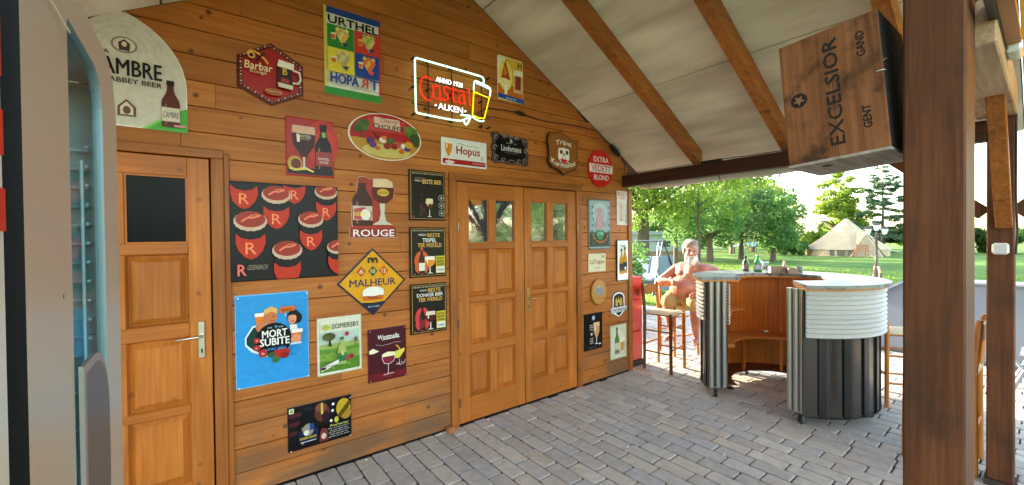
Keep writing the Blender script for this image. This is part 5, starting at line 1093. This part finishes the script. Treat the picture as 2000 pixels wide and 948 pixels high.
def skin_mat():
    m = bpy.data.materials.new('sunburnt_skin'); m.use_nodes = True; n, l = m.node_tree.nodes, m.node_tree.links; b = n['Principled BSDF']
    g = n.new('ShaderNodeNewGeometry'); t = n.new('ShaderNodeTexNoise'); t.inputs['Scale'].default_value = 9; t.inputs['Detail'].default_value = 5; l.new(g.outputs['Position'], t.inputs['Vector'])
    r = n.new('ShaderNodeValToRGB'); r.color_ramp.elements[0].color = (*lin('#9c604c'), 1); r.color_ramp.elements[1].color = (*lin('#bb8069'), 1); r.color_ramp.elements[0].position = .3; r.color_ramp.elements[1].position = .7
    l.new(t.outputs['Fac'], r.inputs[0]); out = r.outputs[0]
    def near_(c, r0, r1, inv=False):
        d = n.new('ShaderNodeVectorMath'); d.operation = 'DISTANCE'; d.inputs[1].default_value = c; l.new(g.outputs['Position'], d.inputs[0])
        k = n.new('ShaderNodeMapRange'); k.inputs['From Min'].default_value = r1; k.inputs['From Max'].default_value = r0; l.new(d.outputs['Value'], k.inputs['Value']); return k.outputs[0], d.outputs['Value']
    k, _ = near_((5.20, -.50, 1.06), .10, .13); t2 = n.new('ShaderNodeTexNoise'); t2.inputs['Scale'].default_value = 26; l.new(g.outputs['Position'], t2.inputs['Vector'])
    a = n.new('ShaderNodeMapRange'); a.inputs['From Min'].default_value = .45; a.inputs['From Max'].default_value = .55; l.new(t2.outputs['Fac'], a.inputs['Value'])
    mu = n.new('ShaderNodeMath'); mu.operation = 'MULTIPLY'; l.new(k, mu.inputs[0]); l.new(a.outputs[0], mu.inputs[1])
    _, dv = near_((5.04, -.335, 1.075), 0, 1); pg = n.new('ShaderNodeMath'); pg.operation = 'PINGPONG'; pg.inputs[1].default_value = .013; l.new(dv, pg.inputs[0])
    a2 = n.new('ShaderNodeMapRange'); a2.inputs['From Min'].default_value = .006; a2.inputs['From Max'].default_value = .009; l.new(pg.outputs[0], a2.inputs['Value'])
    a3 = n.new('ShaderNodeMapRange'); a3.inputs['From Min'].default_value = .062; a3.inputs['From Max'].default_value = .055; l.new(dv, a3.inputs['Value'])
    m3 = n.new('ShaderNodeMath'); m3.operation = 'MULTIPLY'; l.new(a2.outputs[0], m3.inputs[0]); l.new(a3.outputs[0], m3.inputs[1])
    ad = n.new('ShaderNodeMath'); ad.operation = 'MAXIMUM'; l.new(mu.outputs[0], ad.inputs[0]); l.new(m3.outputs[0], ad.inputs[1])
    m4 = n.new('ShaderNodeMath'); m4.operation = 'MULTIPLY'; m4.inputs[1].default_value = .75; l.new(ad.outputs[0], m4.inputs[0])
    mix = n.new('ShaderNodeMix'); mix.data_type = 'RGBA'; mix.inputs[7].default_value = (.06, .05, .055, 1); l.new(m4.outputs[0], mix.inputs[0]); l.new(out, mix.inputs[6]); l.new(mix.outputs[2], b.inputs['Base Color'])
    b.inputs['Roughness'].default_value = .5; b.inputs['Subsurface Weight'].default_value = .08; b.inputs['Subsurface Radius'].default_value = (.02, .008, .004); return m
SKIN = skin_mat()
V = Vector
HC = V((5.11, -.175, 1.375))             # head centre; face looks toward -X and slightly -Y (image right)
fd = V((-.80, -.60, -.10)).normalized(); sdv = V((0, 0, 1)).cross(fd).normalized()   # side = his left
hz = degh = math.degrees(atan2(fd.y, fd.x))
HK = 1.1
def H(f, s_, u_): return HC+(fd*f+sdv*s_+V((0, 0, 1))*u_)*HK
def HR(*r): return tuple(a*HK for a in r)
segs = [
 ([(5.22, -.03, .77), (5.22, -.07, .88), (5.21, -.13, 1.0), (5.20, -.18, 1.10)], (.155, .165, .165, .15)),
 ([(5.21, -.02, 1.12), (5.20, -.34, 1.11)], (.115, .115)),
 ([(5.20, .07, 1.13), (5.12, .17, 1.04), (5.04, .25, .96)], (.078, .058, .047)),                # right upper arm
 ([(5.04, .25, .965), (4.99, .16, .985), (4.96, .05, .995)], (.047, .044, .031)),                # forearm along the backrest
 ([(4.96, .05, .995), (4.955, .0, .99)], (.030, .032)),
 ([(5.20, -.43, 1.12), (5.18, -.52, 1.02), (5.12, -.56, .93)], (.078, .058, .047)),
 ([(5.12, -.56, .93), (5.04, -.48, .87), (4.99, -.38, .84)], (.046, .042, .030)),
 ([(4.99, -.38, .84), (4.97, -.33, .83)], (.031, .033)),
 ([(5.20, -.18, 1.17), (5.15, -.18, 1.27), (5.13, -.175, 1.33)], (.085, .068, .066)),
 ([(5.20, .04, .765), (5.05, .045, .75), (4.93, .05, .70)], (.10, .082, .062)),
 ([(4.93, .05, .70), (4.96, .045, .52), (4.985, .04, .37), (5.02, .04, .27)], (.058, .060, .042, .033)),
 ([(5.02, .04, .27), (4.95, .045, .235), (4.885, .05, .225)], (.036, .033, .022)),
 ([(5.22, -.14, .765), (5.08, -.24, .75), (4.97, -.30, .70)], (.10, .082, .062)),
 ([(4.97, -.30, .70), (5.03, -.28, .50), (5.06, -.27, .35), (5.09, -.26, .26)], (.058, .060, .042, .033)),
 ([(5.09, -.26, .26), (5.02, -.28, .23), (4.96, -.30, .22)], (.036, .033, .022)),
]
for k, (dy, ln) in enumerate(((.0, .062), (.018, .07), (-.018, .066), (-.034, .05))):      # fingers over the rail
    b0 = V((4.935, -.01+0, .99+dy*.6)); segs.append(([b0+V((.0, 0, dy*.4)), b0+V((-.012, -ln*.5, dy*.35)), b0+V((.004, -ln*.95, dy*.3-.012))], (.0105, .0095, .008)))
segs.append(([V((4.95, .03, 1.015)), V((4.935, .0, 1.04)), V((4.93, -.022, 1.035))], (.012, .010, .008)))
for k in range(4): b0 = V((4.965, -.325, .83+.017*(k-1.5))); segs.append(([b0, b0+V((-.03, .035, -.004)), b0+V((-.035, .062, -.016))], (.0105, .0095, .008)))
segs.append(([V((4.98, -.345, .86)), V((4.955, -.32, .875)), V((4.94, -.30, .87))], (.012, .010, .008)))
for yy in (.05, -.30):
    bx = 4.885 if yy > 0 else 4.955
    for k in range(5): segs.append(([V((bx+.004, yy+.016*(k-2), .225)), V((bx-.028+.004*abs(k-1), yy+.018*(k-2), .219))], (.011, .008)))
ells = [((5.14, -.08, .90), (.20, .20, .17), (0, 0, 0)), ((5.16, -.27, 1.09), (.10, .11, .075), (0, 0, 0)), ((5.16, -.05, 1.09), (.10, .11, .075), (0, 0, 0)),
        (HC+V((.01, 0, .03)), HR(.098, .078, .108), (0, 0, hz)), (H(.02, 0, -.04), HR(.076, .062, .085), (0, 0, hz)),
        (H(.108, 0, -.012), HR(.020, .014, .018), (0, 0, hz)), (H(.098, 0, .008), HR(.014, .010, .026), (0, -18, hz)), (H(.086, 0, .040), HR(.018, .05, .012), (0, 0, hz)),
        (H(.074, .036, -.018), HR(.024, .022, .020), (0, 0, hz)), (H(.074, -.036, -.018), HR(.024, .022, .020), (0, 0, hz)),
        (H(.0, .080, .0), HR(.018, .009, .030), (0, 0, hz)), (H(.0, -.080, .0), HR(.018, .009, .030), (0, 0, hz))]
body = meta_body('body', segs, ells, SKIN, .0065, 2)
HAIR = mat('#8f7f6c', .7, bump=1.0, bscale=120, var=.3, vscale=50); BEARD = mat('#cfc6ba', .75, bump=1.0, bscale=120, var=.25, vscale=50)
meta_body('hair', [], [(H(-.022, 0, .056), HR(.104, .088, .098), (0, 0, hz)), (H(-.06, 0, .0), HR(.062, .076, .085), (0, 0, hz)), (H(.035, .02, .115), HR(.06, .06, .03), (0, 0, hz)), (H(-.005, .072, .03), HR(.045, .018, .045), (0, 0, hz)), (H(-.005, -.072, .03), HR(.045, .018, .045), (0, 0, hz))], HAIR, .007, 1)
meta_body('beard', [], [(H(.066, 0, -.095), HR(.05, .052, .055), (0, 0, hz)), (H(.035, .05, -.072), HR(.045, .024, .05), (0, 0, hz)), (H(.035, -.05, -.072), HR(.045, .024, .05), (0, 0, hz)), (H(.06, 0, -.125), HR(.038, .045, .035), (0, 0, hz)), (H(.096, .02, -.044), HR(.016, .025, .010), (0, 0, hz)), (H(.096, -.02, -.044), HR(.016, .025, .010), (0, 0, hz))], BEARD, .006, 1)
q = MB(); q.lathe([(0, -.004)]+[(.018*cos(a), .004*sin(a)) for a in (-.8, 0, .8)]+[(0, .004)], mat('#9a4a40', .5), 10, Matrix.Translation(H(.108, 0, -.058)) @ Matrix.Rotation(radians(hz), 4, 'Z')); o = q.build('lips', man); o.matrix_parent_inverse = Matrix.Translation(-man.location)
for sg in (1, -1):
    q = MB(); q.lathe([(0, -.009)]+[(.010*cos(a*.5), .009*sin(a*.5)) for a in range(-2, 3)]+[(0, .009)], mat('#2a1c18', .3), 10, Matrix.Translation(H(.085, .032*sg, .018))); o = q.build('eye', man); o.matrix_parent_inverse = Matrix.Translation(-man.location)
    q = MB(); q.tube([H(.093, .014*sg, .040), H(.092, .034*sg, .046), H(.080, .052*sg, .040)], .0055, HAIR, 6); o = q.build('eyebrow', man); o.matrix_parent_inverse = Matrix.Translation(-man.location)
SHORT = mat('#a8925e', .85, bump=.5, bscale=50, var=.15)
meta_body('shorts', [([(5.22, -.04, .755), (5.215, -.06, .86)], (.182, .188)), ([(5.20, .03, .765), (5.05, .045, .755), (4.955, .048, .715)], (.122, .110, .098)), ([(5.22, -.14, .765), (5.08, -.24, .755), (4.985, -.29, .712)], (.122, .110, .098))], [], SHORT, .008, 3)

# ------------------------------------------------------------------ garden
def leaf_mat(name, c1, c2, tr_=.5):
    m = bpy.data.materials.new(name); m.use_nodes = True; n, l = m.node_tree.nodes, m.node_tree.links; b = n['Principled BSDF']
    g = n.new('ShaderNodeAttribute'); g.attribute_name = 'tone'
    r = n.new('ShaderNodeValToRGB'); r.color_ramp.elements[0].color = (*c1, 1); r.color_ramp.elements[1].color = (*c2, 1); l.new(g.outputs['Fac'], r.inputs[0])
    l.new(r.outputs[0], b.inputs['Base Color']); b.inputs['Roughness'].default_value = .6; b.inputs['Specular IOR Level'].default_value = .25
    t = n.new('ShaderNodeBsdfTranslucent'); l.new(r.outputs[0], t.inputs[0]); x = n.new('ShaderNodeMixShader'); x.inputs[0].default_value = tr_
    l.new(b.outputs[0], x.inputs[1]); l.new(t.outputs[0], x.inputs[2]); l.new(x.outputs[0], n['Material Output'].inputs[0]); return m
LM = {'bright': leaf_mat('leaves_bright', (.14, .25, .03), (.38, .48, .08)), 'mid': leaf_mat('leaves_mid', (.08, .19, .05), (.22, .38, .10)),
      'pale': leaf_mat('leaves_pale', (.13, .22, .08), (.30, .40, .18)), 'lime': leaf_mat('leaves_lime', (.14, .24, .03), (.32, .42, .06)), 'dark': leaf_mat('leaves_dark', (.02, .05, .012), (.06, .12, .025)), 'blue': leaf_mat('leaves_bluish', (.06, .12, .06), (.16, .25, .14))}
BARK = wood('bark', '#4a3f34', '#7a6c5c', 'Z', .9, 0, .1, grain=2)
def leaves(name, clumps, n, size, m, parent, rnd, flat=.0):
    vs, fs, tn = [], [], []
    tot = sum(c[1]**2 for c in clumps)
    for c, r, sq in clumps:
        k = int(n*r*r/tot); base = rnd.uniform(.15, .75)
        for _ in range(k):
            d = V((rnd.gauss(0, 1), rnd.gauss(0, 1), rnd.gauss(0, 1))).normalized()*(r*rnd.uniform(.35, 1.05)**.6)
            p = c+V((d.x, d.y, d.z*sq)); s_ = size*rnd.uniform(.6, 1.3)
            a = V((rnd.gauss(0, 1), rnd.gauss(0, 1), rnd.gauss(0, 1)*(1-flat))).normalized(); b = a.cross(V((rnd.gauss(0, 1), rnd.gauss(0, 1), rnd.gauss(0, 1)))).normalized()*.55
            o = len(vs); vs += [p-a*s_, p+b*s_, p+a*s_, p-b*s_]; fs.append((o, o+1, o+2, o+3)); t = min(1, max(0, base+rnd.uniform(-.25, .3))); tn += [t]*4
    me = bpy.data.meshes.new(name); me.from_pydata([tuple(v) for v in vs], [], fs); me.materials.append(m)
    at = me.attributes.new('tone', 'FLOAT', 'POINT'); at.data.foreach_set('value', tn); return link(bpy.data.objects.new(name, me), parent)
def tree(x, y, h, cr, z0, tw, lm, label, n=9000, size=.1, seed=1, lean=0, kind='round', group='garden trees on the lawn', trunk_h=None):
    rnd = random.Random(seed); r = empty('tree', (x, y, -.05), 0, label, 'tree', group)
    q = MB(); th = trunk_h or z0+.25*(h-z0); bow = [V((lean*t*t+rnd.uniform(-.04, .04)*h*.1, rnd.uniform(-.04, .04)*h*.1, th*t)) for t in (0, .3, .65, 1)]
    q.tube(bow, [tw*1.25, tw, tw*.85, tw*.6], BARK, 9); top = bow[-1]
    if kind != 'spruce':
        for k in range(7):
            a = k*2.4+rnd.uniform(-.4, .4); L = cr*rnd.uniform(.5, .85); st = bow[2].lerp(top, rnd.random())
            q.tube([st, st+V((cos(a)*L*.5, sin(a)*L*.5, L*.28)), st+V((cos(a)*L, sin(a)*L, L*rnd.uniform(.2, .7)))], [tw*.45, tw*.28, tw*.1], BARK, 6)
    else: q.tube([top, V((0, 0, h*.97))], [tw*.6, .02], BARK, 6)
    q.build('trunk', r); cl = []
    zc = (z0+h)/2; rz_ = (h-z0)/2
    if kind == 'round':
        for k in range(46):
            while True:
                p = V((rnd.uniform(-1, 1), rnd.uniform(-1, 1), rnd.uniform(-1, 1)))
                if .25 < p.length < .95: break
            cl.append((V((p.x*cr+lean*.6, p.y*cr, zc+p.z*rz_)), cr*rnd.uniform(.17, .33), .8))
    elif kind == 'cone':
        for k in range(60):
            t = rnd.random()**1.3; a = rnd.uniform(0, 2*pi); rr_ = cr*(1-t)**.75*rnd.uniform(.35, 1)
            cl.append((V((cos(a)*rr_, sin(a)*rr_, z0+(h-z0)*t)), cr*(.10+.17*(1-t)), .55))
    else:
        for k in range(120):
            t = rnd.random()**1.15; a = rnd.uniform(0, 2*pi); rr_ = cr*(1-t)**.8*rnd.uniform(.2, 1)
            cl.append((V((cos(a)*rr_, sin(a)*rr_, z0+(h-z0)*t)), cr*(.07+.1*(1-t)), .4))
    leaves('crown', cl, n, size, LM[lm], r, rnd); return r
tree(18.8, 10.1, 8.5, 3.6, 1.9, .33, 'bright', 'big tree with thick pale trunk behind the garden swing', 15000, .10, 3)
tree(19.8, 7.6, 8.5, 3.7, 2.5, .07, 'bright', 'tall bright tree crown below the eave, standing behind the seated man', 12000, .10, 4, trunk_h=3.4)
tree(22.1, 10.2, 4.4, 1.9, 1.2, .13, 'mid', 'small dark stemmed tree left of the seated man in front of the white building', 6000, .075, 5)
tree(25.6, 10.0, 4.5, 2.5, .9, .2, 'mid', 'low spreading tree directly behind the seated man', 9000, .09, 6)
tree(29.4, 9.8, 5.0, 2.3, 1.0, .16, 'pale', 'pale green tree with dark forked stem between man and bell tent', 8000, .09, 7)
tree(28.8, 7.6, 4.35, 1.85, .7, .15, 'mid', 'round full green tree standing alone left of the bell tent', 9000, .09, 8)
tree(48.8, 9.4, 8.6, 3.7, .4, .22, 'lime', 'tall yellow green feathery tree right behind the bell tent', 13000, .14, 9, kind='cone')
tree(47.4, 5.9, 9.2, 2.6, 1.2, .14, 'blue', 'slender bluish conifer with visible stem behind the garden lantern', 9000, .11, 10, kind='spruce')
tree(44, 15, 7.5, 3.6, .5, .25, 'lime', 'pale yellow tree far behind the small dark forked tree', 9000, .15, 11)
tree(38, 14.3, 6.3, 3.0, .6, .2, 'pale', 'far pale tree behind the low spreading tree', 7000, .14, 12)
def shrub(x, y, w_, d_, h, lm, label, n, size, seed, name='shrub', cat='shrub', kind=None):
    rnd = random.Random(seed); cl = []
    for k in range(int(14+w_*3)):
        cl.append((V((rnd.uniform(-w_/2+.1, w_/2), rnd.uniform(-d_/2, d_/2), rnd.uniform(.2, .85)*h)), h*rnd.uniform(.22, .34), .9))
    o = leaves(name, cl, n, size, LM[lm], None, rnd); o.location = (x, y, -.05); return tag(o, label, cat, kind=kind)
shrub(38.2, 9.6, 1.6, 1.8, 1.0, 'mid', 'low rounded green bush at the left foot of the bell tent', 4000, .09, 21)
shrub(50.5, 3.2, 2.6, 8.5, 2.0, 'dark', 'dark clipped hedge running behind the garden lantern at right', 11000, .12, 22, 'hedge', 'hedge')
shrub(52, -5, 2.6, 9, 2.3, 'mid', 'mid green hedge seen in the gaps between the brown posts', 9000, .13, 23, 'hedge', 'hedge')
shrub(58, 14, 4, 16, 3.2, 'lime', 'far off yellow green hedge line closing the lawn', 12000, .2, 24, 'hedge_row', 'hedge')
shrub(50, 26, 4, 16, 4.5, 'mid', 'far tree belt left of the garden', 11000, .2, 25, 'tree_belt', 'tree belt', 'stuff')
tree(15.5, -17.5, 7.5, 2.6, .9, .2, 'mid', 'garden tree on the open side, mirrored in the double door panes', 5000, .12, 61, group='trees mirrored in the door panes')
tree(20.5, -19, 6.5, 2.4, .7, .2, 'pale', 'paler garden tree on the open side, mirrored in the right door panes', 5000, .12, 62, group='trees mirrored in the door panes')
# trees beyond the cabin (left of view) that throw the long stripes of shade over the lawn
for i, (x, y, h, c_) in enumerate(((13.5, 19, 4.6, 1.9), (18.5, 22, 5.3, 2.1), (25, 25, 6, 2.3), (32.5, 30, 7.2, 2.5), (41, 37, 8.8, 3))):
    tree(x, y, h, c_, 1.0, .25, 'mid', 'leafy tree out of view beyond the cabin, shading the lawn', 3800, .17, 40+i, group='shade trees beyond the cabin')
hd = shrub(6.9, 3.4, 3.6, .7, 1.35, 'mid', 'unseen low green hedge added beside the cabin to shade the paving', 9000, .06, 30, 'hedge', 'hedge')  # added out of view, sized to shade the paving around the seated man's stool
# grass blades on the nearer lawn
rnd = random.Random(5); vs, fs, tn = [], [], []
for _ in range(26000):
    d = 8.3+rnd.random()**1.8*16; y = rnd.uniform(-4.5, 1+d*.55); x = d
    hgt = rnd.uniform(.025, .06); a = rnd.uniform(0, pi); wd = .006*(1+d/12); c, s_ = cos(a)*wd, sin(a)*wd; lx, ly = rnd.uniform(-.02, .02), rnd.uniform(-.02, .02); o = len(vs)
    vs += [(x-c, y-s_, -.05), (x+c, y+s_, -.05), (x+lx, y+ly, -.05+hgt)]; fs.append((o, o+1, o+2)); t = rnd.random(); tn += [t]*3
me = bpy.data.meshes.new('grass'); me.from_pydata(vs, [], fs); me.materials.append(LM['bright']); at = me.attributes.new('tone', 'FLOAT', 'POINT'); at.data.foreach_set('value', tn)
tag(link(bpy.data.objects.new('grass', me)), 'short mown grass blades on the near part of the lawn', 'grass', kind='stuff')

# bell tent
tent = empty('bell_tent', (40.2, 6.7, -.05), 0, 'large beige canvas bell tent pitched on the far lawn', 'tent')
CV = mat('#c3aa86', .85, var=.08, vscale=1.5); CVD = mat('#b09a7c', .85)
q = MB(); N = 18; R0 = 2.55
prof = [(R0, .0), (R0, .52), (R0*1.04, .50), (R0*.66, 1.32), (R0*.34, 2.05), (.12, 2.82), (0, 2.86)]
vs = []
for j, (r_, z) in enumerate(prof):
    for k in range(N):
        a = 2*pi*k/N; sc2 = 1-.02*(k % 2)*(j in (3, 4)); vs.append((r_*sc2*cos(a), r_*sc2*sin(a), z))
q.add(vs, [(j*N+k, j*N+(k+1) % N, (j+1)*N+(k+1) % N, (j+1)*N+k) for j in range(len(prof)-1) for k in range(N)], CV); q.build('canvas', tent)
dv_ = V((-.74, -.67, 0)).normalized(); pv_ = V((dv_.y, -dv_.x, 0))      # door direction
ap = dv_*2.05+V((0, 0, 1.72)); b1, b2 = dv_*2.62+pv_*1.0, dv_*2.62-pv_*1.0; back = dv_*.9+V((0, 0, 1.75))
q = MB(); q.add([ap+dv_*.35, b1, b2, back, b1-dv_*.6, b2-dv_*.6], [(0, 1, 2)], CVD); q.add([ap+dv_*.36, b1+pv_*.1, b1-dv_*.9, back, b2-pv_*.1, b2-dv_*.9], [(0, 1, 2, 3), (0, 3, 5, 4)], CV); q.build('porch', tent)
q = MB()
for a in (10, 60, 120, 170, 215, 260, 310): c, s_ = cos(radians(a)), sin(radians(a)); q.tube([(R0*1.02*c, R0*1.02*s_, .52), (R0*1.6*c, R0*1.6*s_, .0)], .012, mat('#e8e0d0', .8), 4)
q.tube([ap+dv_*.3, ap+dv_*2.0+V((0, 0, -1.7))], .012, mat('#e8e0d0', .8), 4); q.tube([ap+dv_*.36-V((0, 0, 1.7)), ap+dv_*.36], .02, mat('#6a5038', .7), 6)
go = q.build('guy_rope', tent)
q = MB(); q.add([(R0*1.01*cos(radians(a)), R0*1.01*sin(radians(a)), z) for a in (172, 192) for z in (.05, .47)], [(0, 1, 3, 2)], mat('#6c665a', .8)); q.add([(R0*1.01*cos(radians(a)), R0*1.01*sin(radians(a)), z) for a in (196, 208) for z in (.05, .47)], [(0, 1, 3, 2)], mat('#7c766a', .8)); q.build('wall_window', tent)
# chair before the tent
ch = empty('garden_chair', (37.3, 5.15, -.05), radians(120), 'reddish wooden garden chair standing in front of the bell tent', 'garden chair')
WC = mat('#b07a58', .6)
boxo('seat', (-.35, -.25, .40), (.35, .25, .44), WC, ch); boxo('backrest', (-.35, .22, .46), (.35, .26, .9), WC, ch)
for x in (-.33, .33):
    for y in (-.23, .23): boxo('leg', (x-.025, y-.025, 0), (x+.025, y+.025, .40 if y < 0 else .45), WC, ch)
    boxo('armrest', (x-.03, -.25, .60), (x+.03, .22, .63), WC, ch)
# garden lantern post
lp = empty('garden_lantern', (17.1, .34, -.05), radians(-36), 'dark garden lantern post with three white glass lamps on the lawn', 'lantern post')
LB = mat('#5c4c4a', .5, .3); LG = mat('#e4e8e8', .15, coat=.5)
q = MB(); q.lathe([(.20, 0), (.19, .06), (.13, .10), (.11, .35), (.075, .6), (.06, .66), (.042, .7), (.034, 1.5), (.05, 1.54), (.03, 1.6), (.025, 1.75), (0, 1.76)], LB, 14); q.build('post', lp)
for x, z in ((-.27, 1.62), (.27, 1.62), (0, 1.74)):
    q = MB(); q.tube([(0, 0, 1.5), (x*.6, 0, 1.47), (x, 0, z-.02)], .014, LB, 6); a_ = q.build('arm', lp)
    q = MB(); q.lathe([(.05, 0), (.09, .16), (.085, .17), (0, .17)], LG, 6, tr(x, 0, z)); q.lathe([(0, 0), (.055, -.005)], LB, 6, tr(x, 0, z)); g_ = q.build('lamp_glass', lp)
    q = MB(); q.lathe([(.115, .17), (.06, .225), (.015, .25), (.012, .28), (0, .285)], LB, 6, tr(x, 0, z)); q.build('lamp_cap', lp)
q = MB(); q.tube([(16.2, .07, -.05), (16.2, .07, .42)], .045, mat('#6c5848', .8), 8); q.tube([(16.2, .07, .42), (16.2, .12, .62)], .03, mat('#c8a888', .8), 6)
tag(q.build('garden_stake'), 'short weathered stake standing right of the garden lantern', 'stake')
# low white building, blue canopy
wbld = empty('white_building', (26.2, 14.6, -.05), radians(-40), 'low white building with beige base strip behind the small garden trees', 'building')
boxo('wall', (-4.2, -.05, .55), (2.6, 3, 1.75), mat('#c4ccd0', .7), wbld); boxo('base', (-4.21, -.06, 0), (2.61, 3.01, .549), mat('#a08c6c', .8, var=.1), wbld)
q = MB(); q.prism([(-4.4, 1.751), (2.8, 1.751), (2.6, 2.0), (-4.2, 2.0)], -.2, 3.1, mat('#b8c0c4', .6)); q.build('roof', wbld)
for x in (-3, -1.2, .6): f_ = boxo('window', (x, -.075, .8), (x+.8, -.051, 1.4), mat('#dfe4e4', .5), wbld); boxo('pane', (x+.06, -.082, .86), (x+.74, -.0755, 1.34), mat('#5c6c74', .15), f_)
cn = empty('canopy', (36.2, 12.05, -.05), radians(-35), 'small pale blue garden canopy far off on the lawn', 'canopy')
q = MB(); q.add([(-1, -.8, .75), (1, -.8, .75), (1, .8, .75), (-1, .8, .75), (-.5, 0, 1.1), (.5, 0, 1.1)], [(0, 1, 5, 4), (1, 2, 5), (2, 3, 4, 5), (3, 0, 4)], mat('#8fb4cc', .7)); q.build('canvas', cn)
for x in (-.95, .95):
    for y in (-.75, .75): q = MB(); q.tube([(x, y, 0), (x, y, .76)], .025, mat('#7a7468', .6), 5); q.build('leg', cn)
# garden swing
sw = empty('garden_swing', (10.5, 4.6, -.05), 0, 'grey cushioned garden swing seat with metal frame beside the cabin corner', 'garden swing')
FR = mat('#4a5258', .45, .5); CU = mat('#8d9caa', .85, bump=.3, bscale=30); CU2 = mat('#67757f', .85)
def swt(name, pts, r=.022, m=FR): q = MB(); q.tube(pts, r, m, 7); return q.build(name, sw)
swt('top_bar', [(0, -.95, 1.50), (0, 1.2, 1.50)], .024)
for y in (-.95, 1.2):
    swt('leg', [(0, y, 1.50), (-.55, y-.02, 0)]); swt('leg', [(0, y, 1.50), (.55, y-.25, .0)], .022, mat('#15181a', .5)); swt('foot_bar', [(-.55, y-.02, .03), (.55, y-.25, .03)]); swt('corner_brace', [(0, y, 1.3), (0, y+(.22 if y < 0 else -.22), 1.49)], .016)
q = MB(); 
for k in range(3): q.box((-.36, -.88+k*.64, .40), (.22, -.26+k*.64, .52), CU, tr(0, 0, 0, 0, 0, radians(-6)), .035)
q.build('seat_cushion', sw)
for k in range(3):
    q = MB(); q.box((.20, -.88+k*.64, .50), (.32, -.26+k*.64, 1.12), CU, tr(0, 0, 0, 0, 0, radians(14)), .035); q.build('back_cushion', sw)
boxo('seat_base', (-.40, -.94, .28), (.36, 1.06, .385), mat('#2c3236', .8), sw)
boxo('side_panel', (-.30, -1.02, .1), (.42, -.96, 1.08), CU2, sw, None, .02)
for y in (-.80, .85): swt('hanger', [(.0, y, 1.49), (-.32, y-.06, .38)], .009, mat('#d8dcdc', .3, .8)); swt('hanger', [(.0, y, 1.49), (.26, y-.06, .45)], .009, mat('#d8dcdc', .3, .8))
# low grey pool surround
pl = empty('pool_surround', (7.45, -3.6, -.012), 0, 'low pale grey panelled pool surround at the far edge of the paving', 'pool surround')
GP = mat('#70767f', .6, var=.04)
q = MB(); T = Matrix(((0, 1, 0, 0), (1, 0, 0, 0), (0, 0, 1, 0), (0, 0, 0, 1)))
def yz_prism(pts, x0, x1, m, name, par):
    q = MB(); n = len(pts); q.add([(x0, a, b) for a, b in pts]+[(x1, a, b) for a, b in pts], [list(range(n))[::-1], list(range(n, 2*n))]+[(i, (i+1) % n, n+(i+1) % n, n+i) for i in range(n)], m); return q.build(name, par)
yz_prism([(2.12, .0), (2.12, .70), (1.72, .975), (-3, .985), (-3, 0)], 0, .32, GP, 'panel_body', pl)
yz_prism([(2.16, .70), (2.16, .72), (1.72, 1.0), (-3, 1.01), (-3, .987), (1.72, .977), (2.12, .702)], -.04, .36, mat('#8d949c', .5), 'coping', pl)
yz_prism([(2.14, .0), (2.14, .05), (-3, .05), (-3, 0)], -.05, -.001, mat('#3f444a', .6), 'skirting', pl)
for y in (1.4, .7, 0, -.7, -1.4): boxo('joint_strip', (-.008, y-.012, .051), (-.001, y+.012, .93), mat('#8a9098', .5), pl)
# folding lounger leg seen right of the far post
lg = empty('garden_lounger', (6.1, -3.15, 0), 0, 'folding garden lounger with metal frame cut off by the right border', 'lounger')
for pts in ([(0, .38, .0), (.0, .02, .95)], [(0, .05, .0), (0, .5, .62)], [(.5, .38, .0), (.5, .02, .95)]): q = MB(); q.tube(pts, .018, mat('#8d9298', .4, .6), 7); q.build('leg', lg)
boxo('seat', (-.02, -.5, .40), (.52, .30, .43), mat('#77757c', .8), lg)
